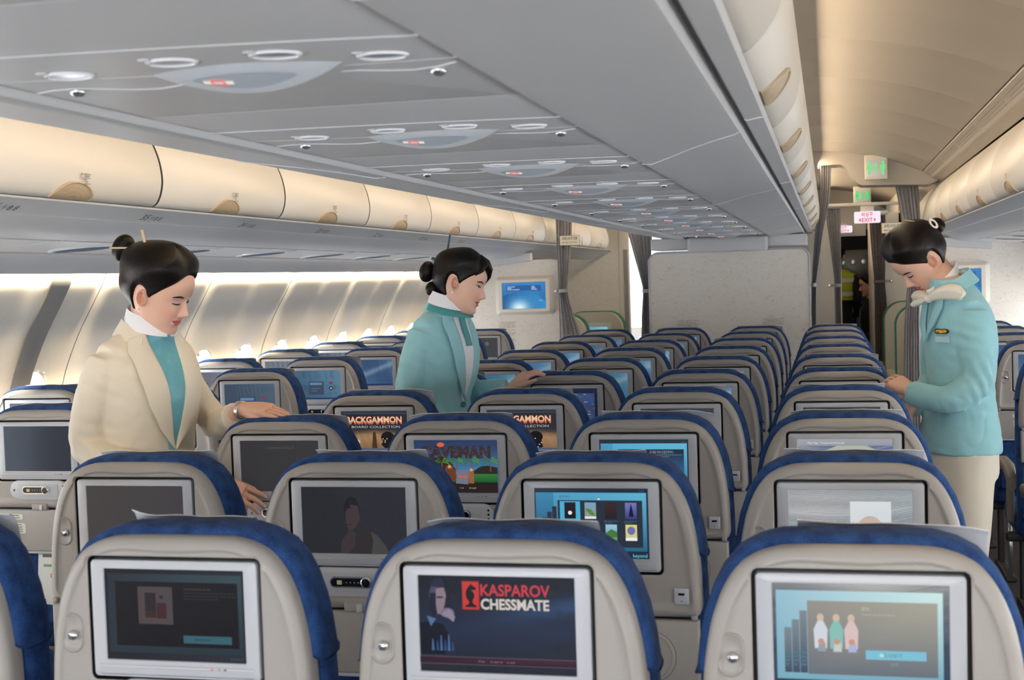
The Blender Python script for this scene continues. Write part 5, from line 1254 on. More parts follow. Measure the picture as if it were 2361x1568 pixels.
def hair_mesh(M, style):
    """style: dict H=[(angle deg, hairline z)], T(th, z, s) thickness"""
    def ext(t): return [(-t[1][0], t[1][1])]+list(t)+[(360-t[-2][0], t[-2][1])]
    style = dict(style); style['H'] = ext(style['H'])
    nT, nZ = 140, 120; vs = []; zs = [.217*(1-math.cos(math.pi*(.08+.92*j/nZ)))/2 for j in range(nZ+1)]
    for z in zs:
        for i in range(nT):
            th = math.pi*2*i/nT-math.pi; x, y, _ = head_pt(th, z)
            if math.cos(th) > 0: y -= feat(x, z)*smoothstep(.12, .5, math.cos(th))
            a = math.degrees(abs(th)); s = 1 if th > 0 else -1
            hl = interp(style['H'] if s > 0 else style.get('H2', style['H']), a)
            k = smoothstep(hl-.006, hl+.009, z)
            c = Vector((x, y, z)); n = Vector((x/.076**2, (y+.005)/.095**2, (z-.115)/.105**2)).normalized()
            t = style['T'](a, z, s)
            hs_ = interp([(-60, .138), (0, .180), (60, .138), (90, .110), (120, .068), (180, .030)], a); g_ = smoothstep(hs_, hs_+.055, z); v = c+n*(-.006+k*(.0105+(t-.0045)*g_))
            vs.append(M@v)
    mb = MB(); mb.add(vs, [(j*nT+i, j*nT+(i+1) % nT, (j+1)*nT+(i+1) % nT, (j+1)*nT+i) for j in range(nZ) for i in range(nT)]+[tuple(nZ*nT+i for i in range(nT))], HAIR)
    for c, r, R in style['buns']:
        mb.ell(M@Vector(c), tuple(q*M.to_scale()[0] for q in r), HAIR, 28, 18, rot=M.to_3x3().normalized())
    for pts, rad in style.get('locks', []):
        mb.tube([M@Vector(p) for p in pts], rad, HAIR, n=14)
    return mb
def remesh(mb, vox, smooth=3, disp=None):
    o = mb.build('tmp'); m = o.modifiers.new('r', 'REMESH'); m.mode = 'VOXEL'; m.voxel_size = vox
    if smooth: q = o.modifiers.new('s', 'SMOOTH'); q.iterations = smooth; q.factor = .5
    dg = bpy.context.evaluated_depsgraph_get(); dg.update(); ev = o.evaluated_get(dg); me = ev.to_mesh()
    vs = [v.co.copy() for v in me.vertices]; ns = [v.normal.copy() for v in me.vertices]; fs = [tuple(p.vertices) for p in me.polygons]
    ev.to_mesh_clear(); d = o.data; bpy.data.objects.remove(o); bpy.data.meshes.remove(d)
    if disp: vs = [v+n*disp(v) for v, n in zip(vs, ns)]
    return vs, fs
class Torso:
    def __init__(s, c, head, rings, p=2.25):
        """rings = [(z, a, b, f)]: half width, half depth, forward shift"""
        s.c = Vector((c[0], c[1], 0)); h = math.radians(head); s.f = Vector((math.cos(h), math.sin(h), 0)); s.r = Vector((math.sin(h), -math.cos(h), 0))
        s.A = [(q[0], q[1]) for q in rings]; s.B = [(q[0], q[2]) for q in rings]; s.F = [(q[0], q[3]) for q in rings]; s.z0, s.z1 = rings[0][0], rings[-1][0]; s.p = p
    def pt(s, x, y, z): return s.c+s.r*x+s.f*y+Vector((0, 0, z))
    def ring(s, z, k=1.0, o=0.0, n=48):
        a, b, f = interp(s.A, z)*k+o, interp(s.B, z)*k+o, interp(s.F, z); out = []
        for i in range(n):
            t = 2*math.pi*i/n; c, q = math.cos(t), math.sin(t); m_ = (abs(c)**s.p+abs(q)**s.p)**(-1/s.p)
            out.append(s.pt(a*c*m_, f+b*q*m_, z))
        return out
    def front(s, x, z, o=0.0):
        a, b, f = interp(s.A, z), interp(s.B, z), interp(s.F, z); u = max(0.02, 1-abs(x/a)**s.p)**(1/s.p)
        return s.pt(x*(1+o/a), f+b*u+o, z)
    def loft(s, mb, m, z0=None, z1=None, k=1.0, o=0.0, n=26):
        z0 = s.z0 if z0 is None else z0; z1 = s.z1 if z1 is None else z1
        mb.rings([s.ring(z0+(z1-z0)*j/n, k, o) for j in range(n+1)], m)
def strip(mb, T, inner, outer, m, offs_=(.004, .008), n=24, k=8, th=.0025):
    """cloth piece on the torso front between two curves [(x, z)] given as lists"""
    ti = [(i/(len(inner)-1), p[0]) for i, p in enumerate(inner)]; tz = [(i/(len(inner)-1), p[1]) for i, p in enumerate(inner)]
    ui = [(i/(len(outer)-1), p[0]) for i, p in enumerate(outer)]; uz = [(i/(len(outer)-1), p[1]) for i, p in enumerate(outer)]
    def lerp(tab, t):
        for i in range(len(tab)-1):
            if tab[i][0] <= t <= tab[i+1][0]+1e-9: q = (t-tab[i][0])/(tab[i+1][0]-tab[i][0]); return tab[i][1]+(tab[i+1][1]-tab[i][1])*q
        return tab[-1][1]
    g = []; g2 = []
    for i in range(n+1):
        t = i/n; a = (lerp(ti, t), lerp(tz, t)); b = (lerp(ui, t), lerp(uz, t)); r1 = []; r2 = []
        for j in range(k+1):
            q = j/k; x = a[0]+(b[0]-a[0])*q; z = a[1]+(b[1]-a[1])*q
            o = offs_[0]+(offs_[1]-offs_[0])*q+.003*math.sin(math.pi*q)
            r1.append(T.front(x, z, o+th)); r2.append(T.front(x, z, o-.004))
        g.append(r1+r2[::-1])
    mb.rings(g, m)
def limb(mb, pts, rad, m, n=18, sub=5):
    """smooth tapered tube through joints"""
    P = [Vector(p) for p in pts]; out = []; rr = []
    for i in range(len(P)-1):
        p0 = P[max(i-1, 0)]; p1 = P[i]; p2 = P[i+1]; p3 = P[min(i+2, len(P)-1)]
        for k in range(sub):
            t = k/sub; out.append(.5*((2*p1)+(p2-p0)*t+(2*p0-5*p1+4*p2-p3)*t*t+(-p0+3*p1-3*p2+p3)*t**3)); rr.append(rad[i]+(rad[i+1]-rad[i])*t)
    out.append(P[-1]); rr.append(rad[-1]); mb.tube(out, rr, m, n=n)
def hand(W, d, nrm, side, curl=(.25, .3, .3, .35), spread=.06, thumb=(.6, .35), sc=1.0):
    """W wrist, d direction of the fingers, nrm = towards the back of the hand, side = +1 when the thumb lies on (d x nrm) side"""
    d = Vector(d).normalized(); nn = Vector(nrm); nn = (nn-d*nn.dot(d)).normalized(); s = d.cross(nn).normalized()*side
    W = Vector(W); mb = MB(); L = .088*sc
    rs = []
    for t, hw, hh, up_ in ((-.30, .024, .018, 0), (0, .025, .018, 0), (.25, .032, .0175, .001), (.55, .0375, .0155, .003), (.85, .0395, .0130, .004), (1.0, .037, .0105, .003)):
        c = W+d*(L*t)+nn*up_; rs.append([c+s*a*sc+nn*b*sc for a, b in rrect(2*hw, 2*hh, hh*.9, 4)])
    mb.rings(rs, SKIN)
    tips = []
    for i, (ln, r) in enumerate(((.066, .0082), (.074, .0085), (.069, .0081), (.054, .0072))):
        off = (.0285-.0190*i)*sc; a0 = (1.5-i)*spread; dd = (d*math.cos(a0)+s*math.sin(a0)).normalized()
        b = W+d*(L*(.93 if i in (0, 3) else .98)-(.006 if i == 3 else 0))+s*off+nn*.002; c = curl[i]; pts = [b-dd*.02]; p = b.copy(); pts.append(p.copy()); ang = c*.6
        for q, f in enumerate((.45, .30, .25)):
            v = dd*math.cos(ang)-nn*math.sin(ang); p = p+v*ln*sc*f; pts.append(p.copy()); ang += c*(1.0 if q == 0 else .7)
        rad = [r*sc*1.0, r*sc*1.02, r*sc*.96, r*sc*.88, r*sc*.70]; mb.tube(pts, rad, SKIN, n=12); mb.ell(pts[-1], (r*.72*sc,)*3, SKIN, 12, 8)
        for q in (1, 2, 3): mb.ell(pts[q], (rad[q]*1.02,)*3, SKIN, 12, 8)
        tips.append((pts[-1], (pts[-1]-pts[-2]).normalized(), r*sc))
    b = W+d*(L*.22)+s*.020*sc-nn*.003; v1 = (d*math.cos(thumb[0])+s*math.sin(thumb[0])-nn*.15).normalized(); v2 = (d*math.cos(thumb[1])+s*math.sin(thumb[1])-nn*.25).normalized()
    pts = [b, b+v1*.036*sc, b+v1*.036*sc+v2*.030*sc, b+v1*.036*sc+v2*.052*sc]; mb.tube(pts, [.0135*sc, .0108*sc, .0092*sc, .0072*sc], SKIN, n=12); mb.ell(pts[-1], (.0075*sc,)*3, SKIN, 12, 8); mb.ell(pts[1], (.0110*sc,)*3, SKIN, 12, 8)
    tips.append((pts[-1], v2, .0088*sc))
    vs, fs = remesh(mb, .0022, 3); out = MB()
    cs = []
    kn = W+d*L*.97
    for v in vs: cs.append(mixc(SK, lin((222, 158, 132)), .5*math.exp(-((v-kn).length/.03)**2)))
    out.add(vs, fs, SKIN, cs)
    for p, v, r in tips:
        up_ = (nn-v*nn.dot(v)).normalized(); sd = v.cross(up_)
        out.ell(p+up_*r*.50-v*.001, (r*.62, r*.85, r*.26), SKIN, 12, 8, rot=Matrix((sd, v, up_)).transposed(), col=NAIL)
    return out
def merge(dst, src):
    b = len(dst.v); dst.v += src.v; dst.c += src.c
    ks = [dst.mi(m) for m in src.mats]
    dst.f += [tuple(b+i for i in f) for f in src.f]; dst.m += [ks[k] for k in src.m]
def head_matrix(C, yaw, pitch, roll, sc):
    return Matrix.Translation(Vector(C)) @ Matrix.Rotation(math.radians(yaw), 4, 'Z') @ Matrix.Rotation(math.radians(pitch), 4, 'X') @ Matrix.Rotation(math.radians(roll), 4, 'Y') @ Matrix.Scale(sc, 4) @ Matrix.Translation((0, 0, -.1))
def person(label, loc, T, HM, hk, style, arms, hands, legs, jm, tm, folds=None, shoe=None):
    """builds skin body, hair, jacket with sleeves, trousers; returns root. All coordinates are world, shifted to the root."""
    root = thing('person', loc, label, 'person')
    off = Vector(loc)
    sk = MB()
    core = MB(); T.loft(core, SKIN, T.z0, T.z1, .90)
    nb = T.pt(0, interp(T.F, T.z1), T.z1-.03); hb = HM@Vector((0, -.012, .045)); limb(core, [nb-Vector((0, 0, .05)), nb, (nb+hb)/2, hb, HM@Vector((0, -.01, .09))], [.060, .056, .0515, .052, .05], SKIN)
    for j, r in arms: limb(core, j, [q*.72 for q in r], SKIN)
    for j, r in legs: limb(core, j, [q*.85 for q in r], SKIN)
    vs, fs = remesh(core, .009, 4); sk.add(vs, fs, SKIN, SK)
    # visible neck, finer
    nk = MB(); limb(nk, [nb-Vector((0, 0, .03)), nb+(hb-nb)*.3, nb+(hb-nb)*.7, hb, HM@Vector((0, -.012, .075))], [.056, .0525, .0505, .051, .052], SKIN, n=32); nk.c = [SK]*len(nk.v); merge(sk, nk)
    for h in hands: merge(sk, h)
    head_mesh(sk, HM, **hk)
    sk.v = [tuple(Vector(v)-off) for v in sk.v]; sk.build('body', root, angle=80)
    hm = hair_mesh(HM, style); hm.v = [tuple(Vector(v)-off) for v in hm.v]; hm.build('hair', root, angle=70)
    j = MB(); T.loft(j, jm)
    for pts, r in arms: limb(j, pts, r, jm, n=22)
    sh = [p[0] for p, r in arms]
    limb(j, [sh[0], T.pt(0, interp(T.F, T.z1-.05), T.z1-.062), sh[1]], [.050, .058, .050], jm)
    vs, fs = remesh(j, .0065, 5, folds); jj = MB(); jj.add([v-off for v in vs], fs, jm); jj.build('jacket', root, angle=80)
    tr = MB()
    for pts, r in legs: limb(tr, pts, r, tm, n=22)
    zt = legs[0][0][0][2]; T.loft(tr, tm, zt-.10, max(zt, T.z0)+.04, .93)
    vs, fs = remesh(tr, .010, 5, (lambda v: .003*MN.noise(Vector((v.x*14, v.y*14, v.z*9))))); tt = MB(); tt.add([v-off for v in vs], fs, tm); tt.build('trousers', root, angle=80)
    for k, (pts, r) in enumerate(legs):
        s_ = MB(); e = Vector(pts[-1])-off; fx = T.f; s_.ell(e+fx*.05+Vector((0, 0, -.035)), (.115, .042, .04), BLACK, 20, 12, rot=Matrix.Rotation(math.atan2(fx.y, fx.x), 3, 'Z')); s_.build('shoe', root)
    return root, off
def sub(mb, name, root, off, angle=70):
    mb.v = [tuple(Vector(v)-off) for v in mb.v]; return mb.build(name, root, angle=angle)
def mirror(c): return [(-x, z) for x, z in c]
def collar(mb, T, zf, zb, r0, r1, drop, m, a0=-150, a1=150, n=40, th=.003, cf=0.0, lean=None, cx=0.0):
    """turned-down collar round the neck: zf / zb upper edge at front and back, radii inside and outside"""
    rs = []
    for i in range(n+1):
        a = math.radians(a0+(a1-a0)*i/n)      # 0 = back
        zt = zb+(zf-zb)*(1-math.cos(a))/2; s_, c_ = math.sin(a), -math.cos(a)
        fz = interp(T.F, T.z1)+cf
        def q(r, z, k=0): return T.pt(s_*r+cx, fz+c_*r*1.02+(lean or 0)*(z-zb), z)
        rs.append([q(r0, zt-.012), q(r0+.001, zt), q(r0+.004, zt+.002), q(r1, zt-drop), q(r1-th, zt-drop-.001), q(r0+.003, zt-.010)])
    mb.rings(rs, m)
def wr(seed, el=None, amp=.0045):
    def f(v):
        d = amp*.8*MN.noise(Vector((v.x*9+seed, v.y*9, v.z*5)))-amp*.9*(1-abs(MN.noise(Vector((v.x*13+v.z*7, v.y*13+seed, v.z*11-v.x*6))))*2.6)**3*.6+amp*.25*MN.noise(Vector((v.x*30, v.y*30+seed, v.z*20)))
        for e, k, dirv in (el or []):
            r = (v-Vector(e)).length
            if r < .16: d += k*math.exp(-(r/.075)**2)*math.sin((v-Vector(e)).dot(Vector(dirv))*150)
        return d
    return f
def clothm(name, c1, c2, rough=.85, scale=900, sheen=.15):
    m = mat(name, c1, rough, nscale=scale, namt=.06, bump=.08, bscale=scale*1.5, sheen=sheen); return m
CREAM = clothm('cream_jacket_cloth', (224, 214, 194), None); TURQ = clothm('turquoise_jacket_cloth', (146, 198, 206), None); TROUS = clothm('ivory_trouser_cloth', (214, 206, 190), None)
WSHIRT = clothm('white_shirt_cloth', (232, 232, 236), None); SATIN = mat('teal_satin', (104, 170, 182), .33, nscale=40, namt=.15, bump=.3, bscale=45); SCARF = mat('teal_scarf_cloth', (70, 146, 150), .6); IVORY = mat('ivory_scarf_cloth', (226, 222, 208), .6)
def base_style(H, T, buns, **k): return dict(H=H, T=T, buns=buns, **k)
H_BACK = [(0, .182), (25, .176), (45, .158), (60, .136), (72, .112), (80, .100), (88, .120), (104, .124), (114, .085), (124, .050), (150, .040), (180, .036)]
# ---------------------------------------------------------------- attendant in cream
loc1 = (-1.215, 1.68, 0)
T1 = Torso((-1.215, 1.68), -20, [(.78, .185, .125, 0), (.90, .182, .125, 0), (1.02, .152, .108, .0), (1.10, .148, .108, .004), (1.18, .160, .118, .008), (1.26, .162, .124, .008), (1.32, .166, .112, .004), (1.365, .152, .094, .0), (1.40, .112, .080, .0), (1.43, .078, .070, .012), (1.455, .064, .062, .024)])
R1 = [T1.pt(.128, -.005, 1.350), T1.pt(.162, -.030, 1.24), T1.pt(.172, -.042, 1.10), (-1.14, 1.485, 1.04), (-.985, 1.56, .998)]
L1 = [T1.pt(-.130, .0, 1.350), T1.pt(-.162, .01, 1.25), (-1.095, 1.885, 1.135), (-1.04, 1.82, 1.140), (-.958, 1.735, 1.172)]
ra = [.052, .055, .051, .046, .040]; la = [.052, .052, .048, .045, .041]
hR = hand((-.955, 1.572, .990), (.80, .10, -.34), (.30, -.75, .60), -1, curl=(.30, .38, .42, .5), spread=.10, thumb=(.5, .15))
hL = hand((-.925, 1.725, 1.192), (.93, -.12, -.10), (.05, -.25, 1), 1, curl=(.14, .16, .18, .2), spread=.05, thumb=(.45, .12))
lg1 = [([T1.pt(s*.085, 0, .92), T1.pt(s*.09, .005, .70), T1.pt(s*.085, .01, .48), T1.pt(s*.08, -.005, .09)], [.092, .078, .060, .058]) for s in (1, -1)]
HM1 = head_matrix((-1.143, 1.648, 1.537), -89.7, -23.6, 6.3, 1.035)
st1 = base_style(H_BACK, lambda a, z, s: .012+.024*smoothstep(.12, .20, z)+.008*smoothstep(90, 150, a)*(1-smoothstep(.17, .212, z)), [((0, -.138, .182), (.036, .030, .040), 0)])
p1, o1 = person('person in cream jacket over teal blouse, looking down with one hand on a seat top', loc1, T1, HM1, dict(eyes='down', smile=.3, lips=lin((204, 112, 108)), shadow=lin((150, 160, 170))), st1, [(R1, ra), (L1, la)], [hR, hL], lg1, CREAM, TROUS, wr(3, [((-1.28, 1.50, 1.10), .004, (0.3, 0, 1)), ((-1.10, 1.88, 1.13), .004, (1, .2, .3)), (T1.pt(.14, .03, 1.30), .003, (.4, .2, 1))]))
Vx = [(.050, 1.425), (.045, 1.37), (.036, 1.30), (.026, 1.22), (.014, 1.15), (.000, 1.085)]
mb = MB(); strip(mb, T1, [(-x-.015, z) for x, z in Vx], [(x+.015, z) for x, z in Vx], SATIN, (.001, .001), k=18); sub(mb, 'blouse', p1, o1)
mb = MB(); strip(mb, T1, Vx, [(.088, 1.412), (.112, 1.375), (.108, 1.30), (.090, 1.22), (.055, 1.15), (.002, 1.085)], CREAM, (.006, .010)); sub(mb, 'lapel', p1, o1)
mb = MB(); strip(mb, T1, mirror(Vx), mirror([(.088, 1.412), (.112, 1.375), (.108, 1.30), (.090, 1.22), (.055, 1.15), (.002, 1.085)]), CREAM, (.006, .010)); sub(mb, 'lapel', p1, o1)
mb = MB(); collar(mb, T1, 1.430, 1.472, .068, .100, .044, CREAM, -128, 128); sub(mb, 'jacket_collar', p1, o1)
mb = MB(); collar(mb, T1, 1.458, 1.506, .0600, .077, .046, WSHIRT, -174, 174, cf=.012); sub(mb, 'shirt_collar', p1, o1)
mb = MB(); mb.rings([[T1.front(.004+.0115*r*math.cos(a), 1.072+.0115*r*math.sin(a), o) for a in [2*math.pi*i/20 for i in range(20)]] for r, o in ((1, .004), (1, .010), (.8, .012), (.1, .010))], mat('cream_button', (206, 194, 158), .4)); sub(mb, 'button', p1, o1)
# bracelet watch
mb = MB(); c = Vector((-.935, 1.728, 1.188)); ax = Vector((.93, -.12, -.10)).normalized(); u = ax.cross(Vector((0, 0, 1))).normalized(); v = u.cross(ax)
for k in range(26):
    a = 2*math.pi*k/26; mb.box(c+u*.031*math.cos(a)+v*.0245*math.sin(a), (.0072, .013, .0042), CHROME, bev=.001, rot=Matrix((u*-math.sin(a)+v*math.cos(a), ax, u*math.cos(a)+v*math.sin(a))).transposed())
sub(mb, 'bracelet', p1, o1)
mb = MB(); a = HM1@Vector((.02, -.098, .245)); b_ = HM1@Vector((.0, -.150, .190)); mb.tube([HM1@Vector((0.03, -.060, .222)), HM1@Vector((.035, -.082, .262))], .0042, TAN, n=8); mb.tube([HM1@Vector((.045, -.085, .208)), HM1@Vector((.045, -.155, .180))], .0028, TAN, n=8); sub(mb, 'hair_pin', p1, o1)
def earring(HM, s, root, off, r=.0035, m=None):
    mb = MB(); mb.ell(HM@Vector((s*.081, -.001, .063)), (r, r, r), m or CHROME, 12, 8); sub(mb, 'earring', root, off)
earring(HM1, 1, p1, o1, .0028)
# ---------------------------------------------------------------- attendant in turquoise, white shirt
loc2 = (-.725, 3.08, 0)
T2 = Torso((-.708, 3.03), -14, [(.80, .175, .118, -.03), (.92, .172, .118, -.02), (1.02, .150, .104, -.012), (1.10, .146, .104, -.004), (1.18, .156, .114, .004), (1.26, .160, .118, .008), (1.33, .162, .106, .010), (1.375, .146, .090, .012), (1.41, .108, .078, .016), (1.44, .076, .068, .030), (1.465, .062, .060, .044)])
R2 = [T2.pt(.125, .0, 1.358), T2.pt(.155, -.025, 1.24), T2.pt(.165, -.035, 1.10), (-.66, 2.89, 1.01), (-.56, 2.95, .98)]
L2 = [T2.pt(-.125, .01, 1.358), T2.pt(-.155, .02, 1.25), (-.655, 3.215, 1.125), (-.58, 3.20, 1.112), (-.485, 3.185, 1.118)]
hR2 = hand((-.545, 2.96, .975), (.8, .2, -.3), (.2, -.4, .8), -1, curl=(.3, .3, .3, .3))
hL2 = hand((-.468, 3.188, 1.122), (.66, .22, .50), (-.45, -.35, .8), 1, curl=(.45, .5, .5, .5), spread=.05, thumb=(.6, .3), sc=.95)
lg2 = [([T2.pt(s*.08, -.02, .92), (T2.pt(s*.085, 0, .70)), T2.pt(s*.08, .0, .48), T2.pt(s*.08, -.005, .09)], [.085, .068, .055, .052]) for s in (1, -1)]
HM2 = head_matrix((-.603, 2.979, 1.532), -88.5, -16.1, -6.5, 1.016)
H2_ = [(0, .176), (25, .168), (45, .150), (60, .132), (72, .110), (80, .098), (88, .120), (104, .124), (114, .085), (124, .050), (150, .040), (180, .036)]
st2 = base_style(H2_, lambda a, z, s: .012+.013*smoothstep(.13, .20, z)+.004*smoothstep(90, 150, a)*(1-smoothstep(.17, .212, z)), [((0, -.135, .115), (.034, .030, .040), 0), ((0, -.098, .058), (.030, .026, .028), 0)],
                locks=[([(.034, .050, .215), (.020, .078, .200), (.002, .090, .180), (-.024, .088, .155), (-.048, .078, .128)], [.012, .016, .016, .012, .003]), ([(.030, .055, .212), (.036, .078, .190), (.048, .074, .168), (.060, .058, .142)], [.012, .014, .010, .003])])
p2, o2 = person('person in turquoise jacket and white shirt, smiling, standing beside the lit wall monitor', loc2, T2, HM2, dict(eyes='open', smile=.55, lips=lin((200, 112, 104))), st2, [(R2, ra), (L2, la)], [hR2, hL2], lg2, TURQ, TROUS, wr(9, [((-.655, 3.21, 1.12), .0035, (1, 0, .3)), (T2.pt(.13, .03, 1.28), .0025, (.4, .2, 1))]))
V2 = [(.052, 1.435), (.048, 1.38), (.040, 1.30), (.030, 1.22), (.016, 1.15), (.000, 1.09)]
O2 = [(.085, 1.42), (.105, 1.38), (.100, 1.31), (.082, 1.22), (.050, 1.15), (.002, 1.09)]
mb = MB(); strip(mb, T2, [(-x-.015, z) for x, z in V2], [(x+.015, z) for x, z in V2], WSHIRT, (.001, .001), k=18); sub(mb, 'blouse', p2, o2)
for f_ in (lambda c: c, mirror):
    mb = MB(); strip(mb, T2, f_(V2), f_(O2), TURQ, (.006, .010)); sub(mb, 'lapel', p2, o2)
mb = MB(); collar(mb, T2, 1.435, 1.482, .070, .096, .042, TURQ, -128, 128); sub(mb, 'jacket_collar', p2, o2)
mb = MB(); collar(mb, T2, 1.478, 1.520, .0610, .078, .046, WSHIRT, -174, 174, cf=.020, cx=.028); sub(mb, 'shirt_collar', p2, o2)
mb = MB(); collar(mb, T2, 1.436, 1.478, .070, .090, .030, SCARF, -178, 178, cf=.014, cx=.012)
strip(mb, T2, [(-.018, 1.425), (-.015, 1.36), (-.02, 1.30)], [(.018, 1.425), (.022, 1.36), (.016, 1.30)], SCARF, (.010, .014), n=8, k=6); mb.ell(T2.front(0, 1.422, .018), (.018, .018, .014), SCARF); sub(mb, 'scarf', p2, o2)
mb = MB(); mb.rings([[T2.front(.004+.010*r*math.cos(a), 1.075+.010*r*math.sin(a), o) for a in [2*math.pi*i/20 for i in range(20)]] for r, o in ((1, .004), (1, .009), (.8, .011), (.1, .010))], mat('teal_button', (60, 130, 140), .4)); sub(mb, 'button', p2, o2)
mb = MB(); DT = mat('dark_teal_hairpin', (24, 74, 92), .35); mb.tube([HM2@Vector((.02, -.075, .195)), HM2@Vector((.02, -.082, .268))], .0042, DT, n=8); mb.tube([HM2@Vector((.03, -.085, .165)), HM2@Vector((.02, -.125, .166))], .006, DT, n=8); sub(mb, 'hair_pin', p2, o2)
earring(HM2, 1, p2, o2, .0055, mat('pearl', (236, 232, 226), .2))
# ---------------------------------------------------------------- attendant in turquoise with ivory bow
loc3 = (1.19, 3.05, 0)
T3 = Torso((1.185, 3.085), 197, [(.885, .178, .128, -.008), (.95, .178, .126, -.008), (1.03, .160, .112, -.012), (1.10, .148, .104, -.014), (1.18, .152, .110, -.016), (1.26, .160, .116, -.014), (1.34, .164, .112, -.012), (1.40, .150, .096, -.008), (1.445, .112, .084, .002), (1.475, .084, .074, .014), (1.50, .066, .064, .028)])
L3 = [T3.pt(-.122, -.01, 1.380), T3.pt(-.145, -.008, 1.28), T3.pt(-.155, -.004, 1.145), (1.135, 2.93, 1.085), (1.030, 3.03, 1.098)]
R3 = [T3.pt(.122, .0, 1.380), T3.pt(.150, .02, 1.27), (1.12, 3.255, 1.14), (1.08, 3.20, 1.07), (1.03, 3.13, 1.040)]
la3 = [.058, .060, .056, .050, .046]
hL3 = hand((1.020, 3.045, 1.105), (-.52, .72, .30), (-.25, -.35, .9), 1, curl=(.28, .3, .32, .35), spread=.05, thumb=(.5, .2), sc=.97)
hR3 = hand((1.02, 3.12, 1.025), (-.35, -.1, -.5), (-.4, -.6, .6), -1, curl=(.4, .4, .4, .4))
lg3 = [([T3.pt(s*.085, -.005, .90), T3.pt(s*.088, .0, .70), T3.pt(s*.082, .0, .48), T3.pt(s*.08, -.01, .09)], [.094, .082, .064, .060]) for s in (1, -1)]
HM3 = head_matrix((1.074, 3.105, 1.567), 107.3, -48.2, -4.9, 1.0)
H3_ = [(0, .176), (25, .172), (45, .156), (60, .136), (72, .114), (80, .102), (88, .120), (104, .124), (114, .085), (124, .050), (150, .036), (180, .030)]
st3 = base_style(H3_, lambda a, z, s: .013+.026*smoothstep(.12, .20, z)*(1-.45*smoothstep(70, 150, a)*(1-smoothstep(.17, .214, z)))+.005*smoothstep(90, 150, a)*(1-smoothstep(.17, .212, z)), [((0, -.128, .140), (.034, .028, .030), 0)])
p3, o3 = person('person in turquoise jacket with ivory bow and badge, standing in the aisle looking down', loc3, T3, HM3, dict(eyes='down', lips=lin((196, 92, 92))), st3, [(R3, ra), (L3, la3)], [hL3, hR3], lg3, TURQ, TROUS, wr(5, [(T3.pt(-.205, -.035, 1.145), .0045, (1, .3, .5)), (T3.pt(-.16, .04, 1.30), .003, (.4, .2, 1)), (T3.pt(-.12, -.02, 1.10), .003, (.2, 0, 1))]))
mb = MB(); collar(mb, T3, 1.470, 1.535, .068, .092, .040, TURQ, -120, 120, lean=.35); sub(mb, 'jacket_collar', p3, o3)
mb = MB(); collar(mb, T3, 1.458, 1.560, .058, .066, .030, WSHIRT, -172, 172, cf=.026, lean=.15, cx=.02); sub(mb, 'shirt_collar', p3, o3)
V3 = [(.040, 1.455), (.034, 1.40), (.020, 1.34), (.000, 1.28)]; O3 = [(.075, 1.45), (.085, 1.40), (.062, 1.34), (.002, 1.28)]
for f_ in (lambda c: c, mirror):
    mb = MB(); strip(mb, T3, f_(V3), f_(O3), TURQ, (.006, .010)); sub(mb, 'lapel', p3, o3)
# ivory bow
mb = MB(); k0 = T3.front(-0.03, 1.432, .028)
def wing(tip, wdt, sag):
    rs = []
    a0 = k0; a1 = Vector(tip); d = (a1-a0)
    for i in range(11):
        t = i/10; c = a0+d*t+Vector((0, 0, sag*math.sin(math.pi*t))); h = wdt*(.25+.75*math.sin(math.pi*min(1, t*.62+.08)))*(1 if t < .9 else 1-(t-.9)*7); w_ = .012+.010*math.sin(math.pi*t)
        n_ = d.cross(Vector((0, 0, 1))).normalized(); rs.append([c+Vector((0, 0, 1))*h*math.sin(a)+n_*w_*math.cos(a)*(1+.15*math.sin(5*a)) for a in [2*math.pi*q/16 for q in range(16)]])
    mb.rings(rs, IVORY)
wing(T3.pt(-.172, .04, 1.448), .028, .014); wing(T3.pt(.09, .115, 1.435), .022, .006); wing(T3.pt(.02, .150, 1.41), .012, 0); mb.ell(k0, (.018, .018, .016), IVORY)
collar(mb, T3, 1.462, 1.525, .064, .074, .030, IVORY, -178, 178, cf=.008, lean=.35); sub(mb, 'scarf', p3, o3)
GOLD = mat('gold_badge', (214, 164, 50), .35, .6)
mb = MB(); q = []
for a in range(24):
    t = 2*math.pi*a/24; q.append((-.092+.030*math.cos(t), 1.318+(.0125+.004*math.cos(2*t))*math.sin(t)))
mb.rings([[T3.front(x, z, .004) for x, z in q], [T3.front(x, z, .008) for x, z in q]], BLACK); mb.rings([[T3.front(-.092+(x+.092)*.8, 1.318+(z-1.318)*.7, .008) for x, z in q], [T3.front(-.092+(x+.092)*.75, 1.318+(z-1.318)*.65, .0095) for x, z in q]], GOLD); sub(mb, 'wing_badge', p3, o3)
mb = MB(); q = [(-.066, 1.280), (-.066, 1.300), (-.122, 1.300), (-.122, 1.280)]
mb.rings([[T3.front(x, z, .004) for x, z in q], [T3.front(x, z, .007) for x, z in q]], mat('pale_blue_tag', (176, 208, 216), .4)); sub(mb, 'name_tag', p3, o3)
mb = MB(); n_ = 22; rr = []
cc = HM3@Vector((-.046, -.108, .176)); Rm = HM3.to_3x3().normalized()
for R_ in (.016, .0095):
    rr.append([cc+Rm@Vector((-.012-.006*math.cos(a), R_*math.cos(a)*.8, R_*1.35*math.sin(a))) for a in [2*math.pi*i/n_ for i in range(n_)]])
mb.rings([rr[0], [p+Rm@Vector((-.005, 0, 0)) for p in rr[0]], [p+Rm@Vector((-.005, 0, 0)) for p in rr[1]], rr[1], rr[0]], IVORY, cap0=False, cap1=False); mb.tube([cc, HM3@Vector((-.02, -.055, .258))], .0018, TAN, n=8); sub(mb, 'hair_pin', p3, o3)
earring(HM3, -1, p3, o3, .0026)
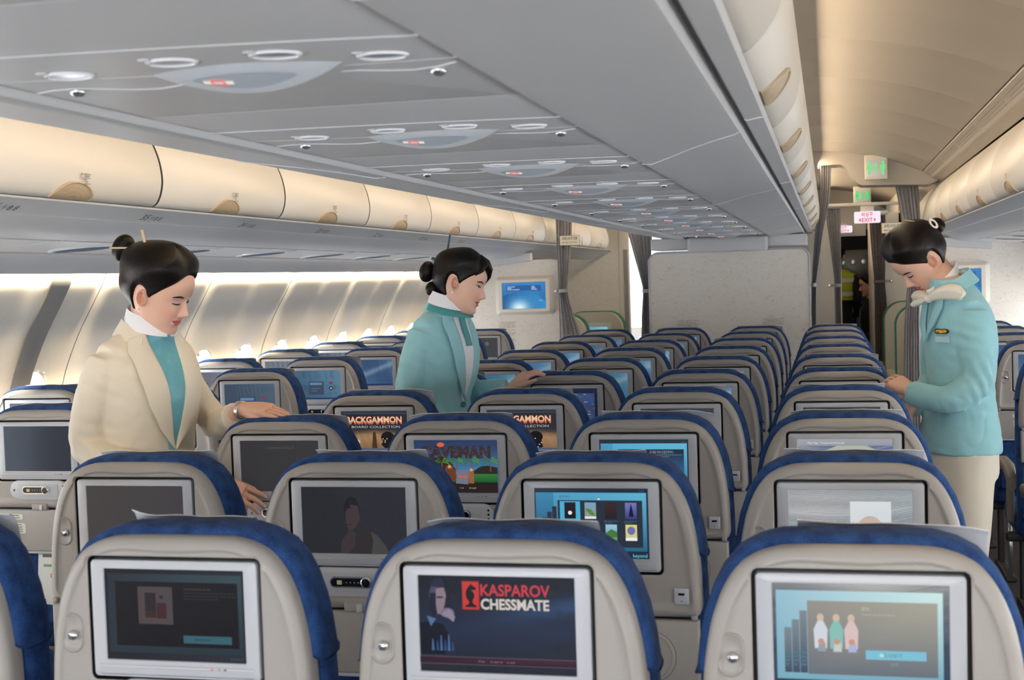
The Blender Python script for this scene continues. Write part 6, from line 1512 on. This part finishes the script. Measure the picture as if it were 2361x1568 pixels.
# ---------------------------------------------------------------- two people far down the exit sign aisle
def far_person(x, y, heading, label, jm, tm, hairm_, bands=None, seated=False, zs=0):
    T = Torso((x, y), heading, [(.85+zs, .17, .12, 0), (1.0+zs, .165, .115, 0), (1.15+zs, .185, .125, 0), (1.30+zs, .205, .12, 0), (1.38+zs, .20, .10, 0), (1.42+zs, .13, .08, 0), (1.45+zs, .065, .065, 0)])
    HMf = head_matrix(tuple(T.pt(0, .03, 1.58+zs)), heading-90, -10, 0, 1.05)
    arms = [([T.pt(s*.17, 0, 1.36+zs), T.pt(s*.22, -.01, 1.22+zs), T.pt(s*.22, .02, 1.08+zs), T.pt(s*.18, .16, 1.02+zs), T.pt(s*.14, .24, 1.05+zs)], [.06, .056, .05, .045, .04]) for s in (1, -1)]
    hands_ = [hand(T.pt(s*.14, .25, 1.05+zs), T.f*.9+Vector((0, 0, -.1)), Vector((0, 0, 1)), -s) for s in (1, -1)]
    if seated: legs = [([T.pt(s*.09, 0, .88+zs), T.pt(s*.09, .22, .90+zs), T.pt(s*.09, .42, .86+zs), T.pt(s*.09, .44, .09)], [.09, .085, .065, .055]) for s in (1, -1)]
    else: legs = [([T.pt(s*.09, 0, .90+zs), T.pt(s*.10, 0, .70), T.pt(s*.09, .01, .48), T.pt(s*.09, -.01, .09)], [.095, .085, .065, .06]) for s in (1, -1)]
    st = base_style([(0, .180), (45, .165), (70, .125), (85, .105), (104, .12), (120, .06), (180, .045)], lambda a, z, s: .009, [])
    r, o = person(label, (x, y, 0), T, HMf, dict(eyes='down', lips=lin((180, 110, 100))), st, arms, hands_, legs, jm, tm, wr(1, amp=.003))
    if bands:
        b = MB(); T.loft(b, mat('hi_vis_yellow', (196, 214, 60), .6), 1.20, 1.545, 1.0, .012); sub(b, 'safety_vest', r, o)
        for z in bands:
            b = MB(); b.rings([T.ring(z+q, 1.0, .016) for q in (-.022, .022)], mat('reflective_band', (236, 240, 244), .3, emit=(230, 240, 250), estr=.0), cap0=False, cap1=False); sub(b, 'reflective_band', r, o)
    return r
far_person(.84, 13.35, 75, 'person in yellow-green safety vest with white bands at the galley doorway', mat('dark_shirt_cloth', (34, 36, 44), .8), mat('dark_trouser_cloth', (30, 32, 38), .8), None, bands=(1.27, 1.42), zs=.10)
far_person(1.20, 12.72, 185, 'person with dark hair sitting in the cream seat beside the galley doorway', mat('black_suit_cloth', (24, 24, 28), .8), mat('dark_trouser_cloth', (0, 0, 0)), None, seated=True, zs=-.22)
